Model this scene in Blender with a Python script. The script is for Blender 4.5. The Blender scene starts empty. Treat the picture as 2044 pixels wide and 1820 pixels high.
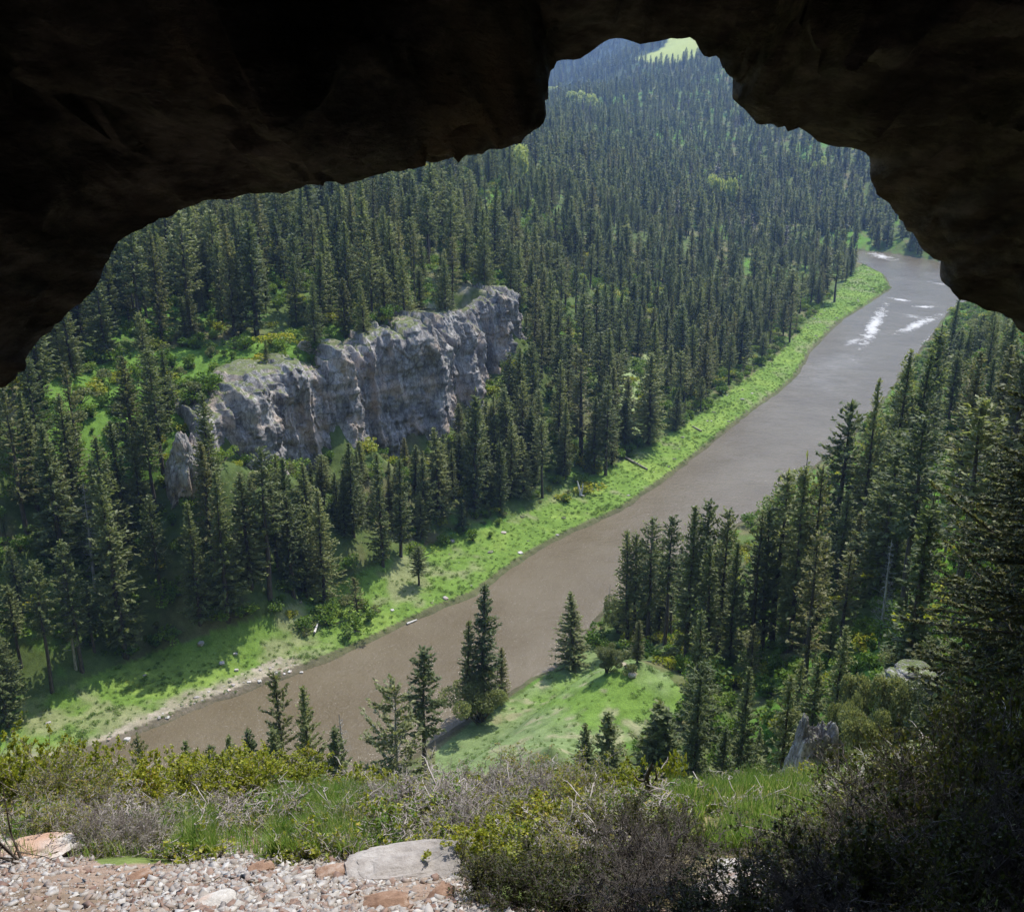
import bpy, math, random
import numpy as np
PI = math.pi
R = math.radians
rng = np.random.default_rng(7)
random.seed(7)
C = bpy.context.scene.collection
SC = bpy.context.scene

# ------------------------------------------------------------------ camera frame (photo measured on a 2044 x 1820 grid)
CAMZ = 80.0
PIT = R(19.5)
F = 2000.0
CP, SP = math.cos(PIT), math.sin(PIT)

def raydir(px, py):
    u = (px - 1022.0) / F; v = (910.0 - py) / F
    return np.array([u, CP + v * SP, -SP + v * CP])

def kz(py):
    v = (910.0 - py) / F
    return (-SP + v * CP) / (CP + v * SP)

def xat(px, y, z):
    return (px - 1022.0) / F * (y * CP + (CAMZ - z) * SP)

def proj(x, y, z):
    dz = z - CAMZ
    dep = y * CP - dz * SP
    up = y * SP + dz * CP
    dep = np.maximum(dep, 1e-3)
    return 1022.0 + F * x / dep, 910.0 - F * up / dep, dep

def at_z(px, py, z):
    d = raydir(px, py); t = (z - CAMZ) / d[2]
    return d[0] * t, d[1] * t

# ------------------------------------------------------------------ noise
def _hash(ix, iy, iz, seed):
    h = (ix.astype(np.int64) * 374761393 + iy.astype(np.int64) * 668265263 + iz.astype(np.int64) * 2147483647 + seed * 974634777) & 0xFFFFFFFF
    h = ((h ^ (h >> 13)) * 1274126177) & 0xFFFFFFFF
    h = (h ^ (h >> 16)) & 0xFFFFFFFF
    h = (h * 2246822519) & 0xFFFFFFFF
    h = h ^ (h >> 15)
    return (h & 0xFFFFFF) / float(0xFFFFFF) * 2 - 1

def vnoise(x, y, z=None, seed=0):
    x = np.asarray(x, float); y = np.asarray(y, float)
    z = np.zeros_like(x) if z is None else np.asarray(z, float)
    ix, iy, iz = np.floor(x), np.floor(y), np.floor(z)
    fx, fy, fz = x - ix, y - iy, z - iz
    fx = fx * fx * (3 - 2 * fx); fy = fy * fy * (3 - 2 * fy); fz = fz * fz * (3 - 2 * fz)
    r = 0
    for a in (0, 1):
        for b in (0, 1):
            for c in (0, 1):
                w = (fx if a else 1 - fx) * (fy if b else 1 - fy) * (fz if c else 1 - fz)
                r = r + w * _hash(ix + a, iy + b, iz + c, seed)
    return r

def fbm(x, y, z=None, octv=4, seed=0, gain=.5):
    r = 0; a = 1; s = 1; n = 0
    for o in range(octv):
        r = r + a * vnoise(np.asarray(x) * s, np.asarray(y) * s, None if z is None else np.asarray(z) * s, seed + o * 17)
        n += a; a *= gain; s *= 2.03
    return r / n

def smooth(a, b, x):
    t = np.clip((x - a) / (b - a), 0, 1)
    return t * t * (3 - 2 * t)

def in_poly(px, py, poly):
    px = np.asarray(px, float); py = np.asarray(py, float)
    c = np.zeros(px.shape, bool)
    n = len(poly)
    for i in range(n):
        x1, y1 = poly[i]; x2, y2 = poly[(i + 1) % n]
        if y1 == y2: continue
        cond = ((y1 > py) != (y2 > py)) & (px < (x2 - x1) * (py - y1) / (y2 - y1) + x1)
        c ^= cond
    return c

def seg_dist(x, y, pts, closed=True):
    d = np.full(np.shape(x), 1e9)
    n = len(pts)
    for i in range(n if closed else n - 1):
        ax, ay = pts[i]; bx, by = pts[(i + 1) % n]
        vx, vy = bx - ax, by - ay
        t = np.clip(((x - ax) * vx + (y - ay) * vy) / (vx * vx + vy * vy + 1e-9), 0, 1)
        d = np.minimum(d, np.hypot(x - ax - t * vx, y - ay - t * vy))
    return d

# ------------------------------------------------------------------ river outline on the valley floor (z = 0)
LPX = [(-700, 1700), (-300, 1620), (-50, 1560), (80, 1532), (200, 1497), (310, 1450), (430, 1402), (560, 1355), (650, 1320), (740, 1282), (800, 1252), (880, 1215), (950, 1188),
       (1010, 1142), (1075, 1098), (1150, 1060), (1240, 1020), (1330, 957), (1400, 902), (1450, 860), (1500, 822), (1550, 786), (1590, 752), (1620, 700), (1680, 640), (1740, 602), (1780, 575), (1765, 548), (1725, 528), (1690, 518), (1600, 510), (1500, 505)]
RPX = [(1500, 494), (1600, 496), (1700, 499), (1760, 503), (1850, 518), (1910, 532), (1960, 545), (1990, 570), (1975, 590), (1920, 604), (1890, 625), (1870, 655), (1820, 720), (1760, 800), (1690, 880), (1600, 950), (1520, 1010), (1440, 1070),
       (1340, 1140), (1260, 1185), (1205, 1212), (1160, 1280), (1105, 1335), (1060, 1355), (1000, 1395), (920, 1445), (840, 1500), (760, 1550), (680, 1600), (560, 1660), (400, 1740), (100, 1850), (-300, 1950), (-900, 2050)]
LW = [at_z(a, b, 0.) for a, b in LPX]
RW = [at_z(a, b, 0.) for a, b in RPX]
RIVER = LW + RW

# ------------------------------------------------------------------ the limestone cliff: (px, world y, py of the rim, py of the foot)
CL = [(385, 150, 880, 925), (412, 150, 855, 915), (440, 154, 838, 925), (478, 157, 812, 935), (500, 158, 790, 950), (523, 160, 775, 950), (527, 167, 812, 948), (530, 170, 765, 945), (600, 176, 742, 945), (660, 179, 726, 925), (692, 181, 712, 900), (696, 187, 748, 898),
      (700, 190, 712, 895), (730, 192, 700, 905), (765, 194, 682, 912), (800, 196, 664, 912), (850, 199, 654, 885), (883, 203, 652, 865), (886, 209, 700, 858), (888, 212, 645, 850), (925, 216, 648, 820), (940, 220, 655, 800), (946, 226, 700, 785), (950, 232, 628, 765), (965, 234, 606, 745),
      (990, 234, 592, 725), (1012, 236, 590, 715), (1024, 243, 592, 712), (1015, 256, 590, 690)]
CLW = []
for px, Y, pt, pb in CL:
    zt = CAMZ + Y * kz(pt); zb = CAMZ + (Y - 4) * kz(pb)
    x = xat(px, Y, (zt + zb) / 2)
    CLW.append((x, Y, zt, zb))

# ------------------------------------------------------------------ terrain control points
cps = []
def cp(px, y, z): cps.append((float(xat(px, y, z)), float(y), float(z)))
def cpb(px, py, z):
    x, y = at_z(px, py, z); cps.append((float(x), float(y), float(z)))
for a, b in LPX[1:-5]: cpb(a, b, 1.0)
for a, b in RPX[3:-2]: cpb(a, b, 1.0)
for a, b in [(60, 1400), (300, 1305), (600, 1185), (850, 1085), (1100, 985), (1250, 905), (1400, 820), (1500, 742), (1580, 680), (1650, 600), (1715, 540)]: cpb(a, b, 2.0)
cpb(-300, 1480, 2.0)
N = len(CLW)
for i, (x, y, zt, zb) in enumerate(CLW):
    a = CLW[max(i - 2, 0)]; b = CLW[min(i + 2, N - 1)]
    tx, ty = b[0] - a[0], b[1] - a[1]; l = math.hypot(tx, ty); nx, ny = ty / l, -tx / l
    if i % 2 == 0:
        cps.append((x + nx * 1.2, y + ny * 1.2, zb - .6)); cps.append((x + nx * 6, y + ny * 6, zb - 1.2))
        cps.append((x - nx * 5, y - ny * 5, zt - .2))
        if i < 20: cps.append((x - nx * 10, y - ny * 10, zt + .6))
for q in [(300, 165, 31), (150, 160, 34), (0, 150, 36), (-200, 140, 40), (250, 145, 21), (100, 140, 20), (0, 130, 18), (-300, 130, 28),
          (560, 190, 36), (750, 215, 37), (700, 240, 41), (400, 200, 40), (200, 200, 43), (0, 200, 47), (-300, 200, 55),
          (300, 280, 46), (100, 280, 52), (600, 300, 47), (850, 300, 45), (950, 290, 40), (600, 400, 52), (300, 400, 58), (850, 420, 54), (0, 400, 66), (1000, 420, 48), (850, 600, 62), (600, 600, 66), (200, 600, 80),
          (1080, 260, 16), (1120, 300, 17), (1100, 400, 32), (1200, 400, 18), (1300, 400, 10), (1400, 450, 7), (1350, 600, 22), (1200, 600, 36), (1080, 620, 52),
          (1500, 550, 7), (1600, 620, 9), (1700, 640, 6), (1500, 700, 18), (1400, 850, 40), (1200, 850, 60), (1080, 900, 66), (900, 900, 76),
          (1650, 760, 22), (1760, 720, 18), (1850, 690, 14), (1950, 640, 12), (1780, 850, 50), (1900, 800, 60), (1600, 1000, 62), (1500, 1200, 88), (1440, 1300, 112),
          (1300, 1200, 94), (1200, 1150, 82), (1100, 1120, 72), (1100, 1350, 70), (1180, 1500, 82), (1400, 1500, 150), (1330, 1550, 146), (1280, 1560, 134), (1380, 1700, 178), (1300, 1750, 172), (1500, 1600, 190),
          (1150, 1700, 92), (1100, 1900, 108), (1200, 2000, 130), (1250, 2300, 190), (1150, 2400, 220), (1000, 2400, 230), (1300, 2500, 270), (1100, 3200, 420), (1400, 3000, 400), (800, 2500, 260), (400, 2000, 240),
          (1700, 2000, 280), (2000, 1500, 240), (2300, 900, 150), (2400, 500, 90), (-300, 1000, 150), (-400, 500, 100),
          # near side
          (2100, 420, 20), (2100, 300, 22), (1980, 300, 12), (1900, 400, 5), (1930, 230, 20), (2050, 200, 38), (1800, 230, 7), (1700, 180, 8), (1800, 170, 14), (1950, 143, 28), (2100, 130, 34), (1850, 118, 25), (1750, 120, 20),
          (1300, 128, 5), (1400, 125, 8), (1500, 110, 11), (1500, 92, 11), (1600, 130, 10), (1600, 100, 16), (1700, 90, 22), (1850, 85, 30), (2000, 80, 40), (2250, 80, 44),
          (1230, 108, 14), (1290, 108, 14.5), (1160, 115, 9), (1100, 98.5, 12), (1000, 103, 7.5), (900, 106, 4), (1350, 103, 14), (1200, 97, 13), (1250, 90, 13), (1170, 80, 13), (1230, 78, 12.5), (1310, 78, 12), (1000, 90, 13), (880, 93, 9), (1100, 85, 19),
          (1000, 60, 27), (1250, 60, 24), (1400, 75, 13), (1400, 62, 20), (1250, 76, 15), (1000, 35, 46), (1250, 35, 46), (1450, 50, 32), (1600, 62, 28), (1600, 74, 21), (1600, 45, 41), (1500, 35, 46), (1750, 62, 33), (1750, 45, 44), (1900, 60, 43), (1900, 40, 50), (2050, 50, 45),
          (1950, 25, 60.5), (1800, 25, 60), (2044, 20, 66.5), (2100, 35, 53), (2200, 50, 46), (2200, 28, 61),
          (760, 80, 8), (600, 86, 4), (450, 80, 5), (200, 75, 5), (-100, 70, 5), (700, 60, 20), (300, 60, 20), (0, 55, 20), (-400, 60, 20), (700, 35, 42), (300, 35, 42), (-100, 30, 46), (-500, 30, 50)]:
    cp(*q)
for q in [(-25, 14.5, 68.8), (-14, 14, 68.9), (-8, 14, 68.9), (-4, 14, 68.9), (0, 14, 68.9), (4, 14, 69), (8, 14, 69.8), (11, 16, 70.0),
          (-7, 18, 62), (0, 18, 62), (5, 18, 63), (-9, 24, 54), (0, 24, 55), (7, 24, 57),
          (-8, 10, 71.3), (-4, 10, 71.3), (0, 10, 71.4), (4, 10, 71.5), (8, 10, 72.4), (-8, 7, 73.1), (-4, 7, 73.1), (0, 7, 73.2), (4, 7, 73.3), (8, 7, 74),
          (-5, 4, 75.2), (0, 4, 75.4), (5, 4, 75.8), (-5, 1, 77.4), (0, 1, 77.6), (5, 1, 77.8), (0, -3, 78.6), (-8, -3, 79), (8, -3, 79), (0, -10, 79.5), (0, -30, 84), (-30, -5, 85), (30, -5, 90), (35, 8, 84), (-40, 5, 82),
          (0, -300, 250), (-300, -200, 250), (300, -200, 260), (220, 60, 130), (100, 20, 110), (100, 90, 55),
          (-4000, 0, 500), (4000, 0, 500), (0, -4000, 600), (-4000, 4500, 500), (4000, 4500, 500), (0, 5000, 520), (-1500, 1200, 300), (1800, 1500, 380), (-800, 0, 180), (-300, 60, 60), (-300, 250, 100)]:
    cps.append(tuple(float(v) for v in q))
P = np.array(cps)
D = np.hypot(P[:, None, 0] - P[None, :, 0], P[:, None, 1] - P[None, :, 1])
n_ = len(P)
A = np.zeros((n_ + 3, n_ + 3)); A[:n_, :n_] = -D; A[:n_, :n_] -= np.eye(n_) * .25
A[:n_, n_] = 1; A[:n_, n_ + 1] = P[:, 0] / 1000; A[:n_, n_ + 2] = P[:, 1] / 1000; A[n_:, :n_] = A[:n_, n_:].T
W = np.linalg.solve(A, np.concatenate([P[:, 2], [0, 0, 0]]))

def rbf(x, y):
    r = W[n_] + W[n_ + 1] * x / 1000 + W[n_ + 2] * y / 1000
    for i in range(n_):
        r = r - W[i] * np.hypot(x - P[i, 0], y - P[i, 1])
    return r

def terrain(x, y, detail=True):
    x = np.atleast_1d(np.asarray(x, float)); y = np.atleast_1d(np.asarray(y, float))
    z = rbf(x, y)
    far = np.hypot(x, y)
    ins = in_poly(x, y, RIVER)
    d = np.full(x.shape, 1e9)
    m = (y > 60) & (far < 1500)
    if m.any(): d[m] = seg_dist(x[m], y[m], RIVER)
    d = np.where(ins, -d, d)
    if detail:
        amp = smooth(60, 400, far) * 2.2 + .35 * smooth(18, 60, far) + .05
        amp = amp * smooth(2, 25, d)
        z = z + amp * fbm(x / 28, y / 28, octv=4, seed=3) + .25 * smooth(30, 60, far) * fbm(x / 3.1, y / 3.1, octv=2, seed=9) * smooth(1, 6, d)
        nearm = 1 - smooth(12, 30, far)
        z = z + nearm * (.10 * fbm(x / .9, y / .9, octv=3, seed=21) + .02 * fbm(x / .12, y / .12, octv=2, seed=25))
    wig = .5 * fbm(x / 4., y / 4., octv=2, seed=31)
    bank = .5 * smooth(-.5, 1.3, d + wig) + .35 * smooth(1, 6, d)
    w = smooth(3, 16, d)
    zz = (1 - w) * bank + w * np.maximum(z, .9)
    zz = np.where(d + wig < 0, -.9 * smooth(0, 2, -(d + wig)), zz)
    return zz

def T1(x, y): return float(terrain(x, y)[0])

def hit(px, py, y0=3.0, y1=4000.0):
    d = raydir(px, py)
    ys = np.exp(np.linspace(math.log(y0), math.log(y1), 900))
    t = ys / d[1]
    g = CAMZ + d[2] * t - terrain(d[0] * t, ys)
    k = np.where(g < 0)[0]
    if len(k) == 0: return None
    k = max(k[0], 1); a, b = ys[k - 1], ys[k]
    for _ in range(14):
        m = (a + b) / 2; tt = m / d[1]
        if CAMZ + d[2] * tt - T1(d[0] * tt, m) < 0: b = m
        else: a = m
    tt = b / d[1]
    return d[0] * tt, b, T1(d[0] * tt, b)

def on_col(px, Y):
    z = 30.0
    for _ in range(12):
        x = xat(px, Y, z); z = T1(x, Y)
    return x, Y, z

def by_top(px, ptop, h, y0=30.):
    "where a thing of height h stands whose tip shows at (px, ptop)"
    d = raydir(px, ptop)
    ys = np.exp(np.linspace(math.log(y0), math.log(2500), 700)); t = ys / d[1]
    g = CAMZ + d[2] * t - terrain(d[0] * t, ys)
    k = np.where(g < 0)[0]; e = k[0] if len(k) else len(ys) - 1
    j = np.where(g[:e] >= h)[0]
    j = j[-1] if len(j) else 0
    return d[0] * t[j], ys[j], float(terrain(d[0] * t[j], ys[j])[0])

def base_top(px, base, ptop):
    "base: pixel row (>200) of the foot or, as a negative number, world y.  Returns x, y, z, height"
    if base < 0: x, y, z = on_col(px, -base)
    else:
        h_ = hit(px, base, y0=25.); x, y, z = h_
    return x, y, z, max(CAMZ + y * kz(ptop) - z, 1.0)

# ------------------------------------------------------------------ mesh helpers
def mesh(name, V, parts, mats, smooth_=False):
    """parts: list of (faces array n x k, material index)"""
    me = bpy.data.meshes.new(name)
    V = np.asarray(V, np.float32)
    me.vertices.add(len(V)); me.vertices.foreach_set('co', V.ravel())
    loops = np.concatenate([np.asarray(f, np.int32).ravel() for f, m in parts])
    tot = np.concatenate([np.full(len(f), np.asarray(f).shape[1], np.int32) for f, m in parts])
    st = np.concatenate([[0], np.cumsum(tot)[:-1]]).astype(np.int32)
    mi = np.concatenate([np.full(len(f), m, np.int32) for f, m in parts])
    me.loops.add(len(loops)); me.loops.foreach_set('vertex_index', loops)
    me.polygons.add(len(tot)); me.polygons.foreach_set('loop_start', st); me.polygons.foreach_set('loop_total', tot)
    me.polygons.foreach_set('material_index', mi)
    if smooth_: me.polygons.foreach_set('use_smooth', np.ones(len(tot), bool))
    for m in mats: me.materials.append(m)
    me.update(calc_edges=True); me.validate()
    return me

def link(name, me, parent=None):
    o = bpy.data.objects.new(name, me); C.objects.link(o)
    if parent is not None: o.parent = parent
    return o

def tag(o, label=None, cat=None, group=None, kind=None):
    if label: o['label'] = label
    if cat: o['category'] = cat
    if group: o['group'] = group
    if kind: o['kind'] = kind
    return o

def setcol(me, col, name='Col'):
    a = me.color_attributes.new(name, 'FLOAT_COLOR', 'POINT')
    c = np.ones((len(me.vertices), 4), np.float32); c[:, :3] = col
    a.data.foreach_set('color', c.ravel())

class Geo:
    def __init__(s): s.V = []; s.Q = []; s.n = 0
    def add(s, V, Q):
        V = np.asarray(V, float); Q = np.asarray(Q, int)
        s.V.append(V); s.Q.append(Q + s.n); s.n += len(V)
    def arr(s): return np.concatenate(s.V), np.concatenate(s.Q)

def tube(g, pts, rad, k=5):
    pts = np.asarray(pts, float); n = len(pts)
    rad = np.asarray(rad, float)
    t = np.gradient(pts, axis=0); t /= (np.linalg.norm(t, axis=1, keepdims=True) + 1e-9)
    ref = np.where(np.abs(t[:, 2:3]) > .9, np.array([[1., 0, 0]]), np.array([[0, 0, 1.]]))
    a = np.cross(t, ref); a /= (np.linalg.norm(a, axis=1, keepdims=True) + 1e-9); b = np.cross(t, a)
    th = np.arange(k) * 2 * PI / k
    V = pts[:, None] + rad[:, None, None] * (a[:, None] * np.cos(th)[None, :, None] + b[:, None] * np.sin(th)[None, :, None])
    V = V.reshape(-1, 3)
    i = np.arange(n - 1)[:, None] * k; j = np.arange(k)[None]; j2 = (j + 1) % k
    Q = np.stack([i + j, i + j2, i + k + j2, i + k + j], -1).reshape(-1, 4)
    g.add(V, Q)

def cards(g, c, d, s, L, Wd, fold=None):
    """many diamond leaves: c centre, d direction, s side, L length, Wd half width (arrays)"""
    c = np.asarray(c); d = np.asarray(d); s = np.asarray(s)
    L = np.asarray(L)[:, None]; Wd = np.asarray(Wd)[:, None]
    p0 = c - d * L * .5; p1 = c + s * Wd - d * L * .05; p2 = c + d * L * .5; p3 = c - s * Wd + d * L * .05
    V = np.stack([p0, p1, p2, p3], 1).reshape(-1, 3)
    Q = np.arange(len(c) * 4).reshape(-1, 4)
    g.add(V, Q)

def unit(v): return v / (np.linalg.norm(v, axis=-1, keepdims=True) + 1e-9)

# ------------------------------------------------------------------ materials
def newmat(name):
    m = bpy.data.materials.new(name); m.use_nodes = True
    nt = m.node_tree; nt.nodes.clear()
    return m, nt, nt.nodes, nt.links

def nd(nt, t, **kw):
    n = nt.nodes.new(t)
    for k, v in kw.items():
        if hasattr(n, k) and not isinstance(getattr(type(n), k, None), type(None)): setattr(n, k, v)
        else: setattr(n, k, v)
    return n

def ramp(nt, fac, stops, interp='LINEAR'):
    r = nt.nodes.new('ShaderNodeValToRGB'); r.color_ramp.interpolation = interp
    e = r.color_ramp.elements
    e[0].position = stops[0][0]; e[0].color = (*stops[0][1], 1)
    e[1].position = stops[1][0]; e[1].color = (*stops[1][1], 1)
    for p, c in stops[2:]:
        x = e.new(p); x.color = (*c, 1)
    nt.links.new(fac, r.inputs[0]); return r.outputs[0]

def mixc(nt, fac, a, b, mode='MIX'):
    n = nt.nodes.new('ShaderNodeMix'); n.data_type = 'RGBA'; n.blend_type = mode; n.clamp_factor = True
    for sock, v in ((n.inputs[0], fac), (n.inputs[6], a), (n.inputs[7], b)):
        if isinstance(v, (int, float)): sock.default_value = v
        elif isinstance(v, tuple): sock.default_value = (*v, 1)
        else: nt.links.new(v, sock)
    return n.outputs[2]

def mathn(nt, op, a, b=0., c=None):
    n = nt.nodes.new('ShaderNodeMath'); n.operation = op
    for k, v in enumerate((a, b) if c is None else (a, b, c)):
        if isinstance(v, (int, float)): n.inputs[k].default_value = v
        else: nt.links.new(v, n.inputs[k])
    return n.outputs[0]

def noise(nt, scale, vec=None, detail=4, rough=.55):
    n = nt.nodes.new('ShaderNodeTexNoise'); n.inputs['Scale'].default_value = scale
    n.inputs['Detail'].default_value = detail; n.inputs['Roughness'].default_value = rough
    if vec is not None: nt.links.new(vec, n.inputs['Vector'])
    return n

def pos(nt): return nt.nodes.new('ShaderNodeNewGeometry').outputs['Position']

def objco(nt): return nt.nodes.new('ShaderNodeTexCoord').outputs['Object']

def scalevec(nt, vec, s):
    n = nt.nodes.new('ShaderNodeMapping'); n.inputs['Scale'].default_value = s; nt.links.new(vec, n.inputs[0]); return n.outputs[0]

def leafmat(name, stops, trans=.3, objvar=.5, islvar=.6, tint=(1, 1, .6)):
    m, nt, N, L = newmat(name)
    out = N.new('ShaderNodeOutputMaterial')
    oi = N.new('ShaderNodeObjectInfo'); ge = N.new('ShaderNodeNewGeometry')
    f = mathn(nt, 'ADD', mathn(nt, 'MULTIPLY', oi.outputs['Random'], objvar), mathn(nt, 'MULTIPLY', ge.outputs['Random Per Island'], islvar))
    f = mathn(nt, 'DIVIDE', f, objvar + islvar)
    col = ramp(nt, f, stops)
    p = N.new('ShaderNodeBsdfPrincipled'); p.inputs['Roughness'].default_value = .55; p.inputs['Specular IOR Level'].default_value = .3
    L.new(col, p.inputs['Base Color'])
    t = N.new('ShaderNodeBsdfTranslucent'); L.new(mixc(nt, 1., col, (1.6 * tint[0], 1.6 * tint[1], 1.6 * tint[2]), 'MULTIPLY'), t.inputs[0])
    mx = N.new('ShaderNodeMixShader'); mx.inputs[0].default_value = trans
    L.new(p.outputs[0], mx.inputs[1]); L.new(t.outputs[0], mx.inputs[2]); L.new(mx.outputs[0], out.inputs[0])
    return m

def barkmat(name, a, b, scale=6.):
    m, nt, N, L = newmat(name); out = N.new('ShaderNodeOutputMaterial')
    n = noise(nt, scale, scalevec(nt, objco(nt), (1, 1, .25)))
    col = ramp(nt, n.outputs[0], [(.35, a), (.65, b)])
    p = N.new('ShaderNodeBsdfPrincipled'); p.inputs['Roughness'].default_value = .85; L.new(col, p.inputs['Base Color'])
    bp = N.new('ShaderNodeBump'); bp.inputs['Strength'].default_value = .5; bp.inputs['Distance'].default_value = .02
    L.new(n.outputs[0], bp.inputs['Height']); L.new(bp.outputs[0], p.inputs['Normal']); L.new(p.outputs[0], out.inputs[0])
    return m

def rockmat(name, dark, mid, light, sc=1., moss=None, warm=None, zstretch=.5, bump=.6, mosslo=.55, wlo=.55, whi=.7, crk=.8):
    m, nt, N, L = newmat(name); out = N.new('ShaderNodeOutputMaterial')
    pv = pos(nt)
    v = scalevec(nt, pv, (sc, sc, sc * zstretch))
    n1 = noise(nt, .35, v, 8, .65); n2 = noise(nt, 2.3, v, 6, .65)
    f = mathn(nt, 'ADD', mathn(nt, 'MULTIPLY', n1.outputs[0], .6), mathn(nt, 'MULTIPLY', n2.outputs[0], .4))
    col = ramp(nt, f, [(.38, dark), (.5, mid), (.62, light)])
    if warm:
        n3 = noise(nt, .18 * sc, pv, 5, .6)
        col = mixc(nt, ramp(nt, n3.outputs[0], [(wlo, (0, 0, 0)), (whi, (1, 1, 1))]), col, warm, 'MIX')
    vo = N.new('ShaderNodeTexVoronoi'); vo.feature = 'DISTANCE_TO_EDGE'; vo.inputs['Scale'].default_value = .9 * sc
    nv = noise(nt, 1.5, v, 4); vm = N.new('ShaderNodeVectorMath'); vm.operation = 'ADD'
    L.new(v, vm.inputs[0]); sc2 = N.new('ShaderNodeVectorMath'); sc2.operation = 'SCALE'; sc2.inputs['Scale'].default_value = .9
    L.new(nv.outputs['Color'], sc2.inputs[0]); L.new(sc2.outputs[0], vm.inputs[1]); L.new(vm.outputs[0], vo.inputs['Vector'])
    crack = ramp(nt, vo.outputs['Distance'], [(0., (.45, .43, .42)), (.07, (1, 1, 1))])
    col = mixc(nt, crk, col, crack, 'MULTIPLY')
    if moss:
        ge = N.new('ShaderNodeNewGeometry'); sp = N.new('ShaderNodeSeparateXYZ'); L.new(ge.outputs['Normal'], sp.inputs[0])
        n4 = noise(nt, 1.2 * sc, pv, 5, .7)
        g = mathn(nt, 'ADD', sp.outputs[2], mathn(nt, 'MULTIPLY', mathn(nt, 'SUBTRACT', n4.outputs[0], .5), 1.3))
        col = mixc(nt, ramp(nt, g, [(mosslo, (0, 0, 0)), (mosslo + .2, (1, 1, 1))]), col, moss)
    p = N.new('ShaderNodeBsdfPrincipled'); p.inputs['Roughness'].default_value = .9; p.inputs['Specular IOR Level'].default_value = .2
    L.new(col, p.inputs['Base Color'])
    n5 = noise(nt, 3. * sc, v, 8, .7)
    bp = N.new('ShaderNodeBump'); bp.inputs['Strength'].default_value = bump; bp.inputs['Distance'].default_value = .35 / sc
    L.new(n5.outputs[0], bp.inputs['Height']); L.new(bp.outputs[0], p.inputs['Normal']); L.new(p.outputs[0], out.inputs[0])
    return m

M = {}
M['needle'] = leafmat('needle', [(.0, (.072, .100, .040)), (.5, (.145, .175, .066)), (1., (.28, .295, .125))], .42, .7, .5)
M['needle_olive'] = leafmat('needle_olive', [(.0, (.085, .10, .04)), (.5, (.155, .165, .062)), (1., (.28, .255, .115))], .42, .5, .6)
M['shaded_needle'] = leafmat('shaded_needle', [(.0, (.035, .05, .025)), (.6, (.075, .09, .035)), (1., (.2, .19, .07))], .3, .2, .8)  # needle colour darkened to put shade into the big conifers
M['juniper'] = leafmat('juniper', [(.0, (.09, .115, .055)), (.5, (.16, .185, .08)), (1., (.29, .29, .13))], .35, .3, .7)
M['dry'] = leafmat('dry_needle', [(.0, (.09, .085, .07)), (1., (.22, .2, .17))], .15)
M['leaf'] = leafmat('bush_leaf', [(.0, (.05, .10, .015)), (.5, (.11, .19, .025)), (1., (.24, .30, .05))], .35)
M['pale_leaf'] = leafmat('pale_leaf', [(.0, (.25, .30, .09)), (1., (.50, .52, .2))], .35)
M['yleaf'] = leafmat('yellow_leaf', [(.0, (.12, .16, .02)), (.45, (.25, .29, .03)), (.8, (.40, .39, .045)), (1., (.40, .26, .06))], .35, .25, .8)
M['oleaf'] = leafmat('olive_leaf', [(.0, (.11, .15, .03)), (.5, (.23, .26, .055)), (.85, (.34, .29, .08)), (1., (.33, .18, .07))], .4, .25, .8)
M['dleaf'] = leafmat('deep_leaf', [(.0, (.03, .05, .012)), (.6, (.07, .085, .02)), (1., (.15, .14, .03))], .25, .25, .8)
M['grass'] = leafmat('grass_blade', [(.0, (.10, .20, .035)), (.55, (.20, .31, .07)), (.85, (.34, .38, .13)), (1., (.58, .52, .32))], .35, .0, 1.)
M['cover'] = leafmat('ground_cover_leaf', [(.0, (.09, .16, .03)), (.5, (.125, .205, .042)), (1., (.19, .26, .06))], .3, .6, .5)
M['bark'] = barkmat('bark', (.035, .028, .022), (.11, .09, .07))
M['gray_bark'] = barkmat('gray_bark', (.16, .15, .14), (.42, .40, .38))
M['twig'] = barkmat('twig', (.20, .165, .15), (.50, .46, .43), 9.)
M['dtwig'] = barkmat('dark_twig', (.05, .042, .038), (.16, .14, .125), 9.)
M['pale_wood'] = barkmat('pale_wood', (.45, .42, .38), (.7, .67, .62))
M['log'] = barkmat('log_wood', (.14, .12, .10), (.32, .28, .24))
M['cliff'] = rockmat('limestone', (.11, .102, .096), (.265, .248, .232), (.48, .45, .415), 1., moss=(.13, .15, .06), warm=(.44, .355, .28), mosslo=.74, wlo=.52, whi=.64)
M['crag'] = rockmat('mossy_crag', (.09, .088, .08), (.26, .25, .24), (.56, .55, .53), 2.2, moss=(.12, .15, .05), mosslo=.8)
M['slab'] = rockmat('slab_rock', (.20, .185, .17), (.33, .30, .275), (.44, .41, .38), 3., warm=(.40, .27, .19), zstretch=1., bump=.35, crk=.15)
M['white_rock'] = rockmat('pale_rock', (.32, .30, .27), (.50, .475, .44), (.66, .64, .61), 5., warm=(.5, .33, .24), zstretch=1., bump=.4, crk=.3)
M['rust_rock'] = rockmat('rusty_rock', (.16, .095, .065), (.30, .19, .13), (.45, .36, .30), 5., zstretch=1., bump=.4, crk=.3)
M['cave'] = rockmat('cave_rock', (.045, .038, .033), (.135, .11, .09), (.36, .295, .235), 1.4, warm=(.33, .22, .12), zstretch=2.2, bump=1., crk=.2)

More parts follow.
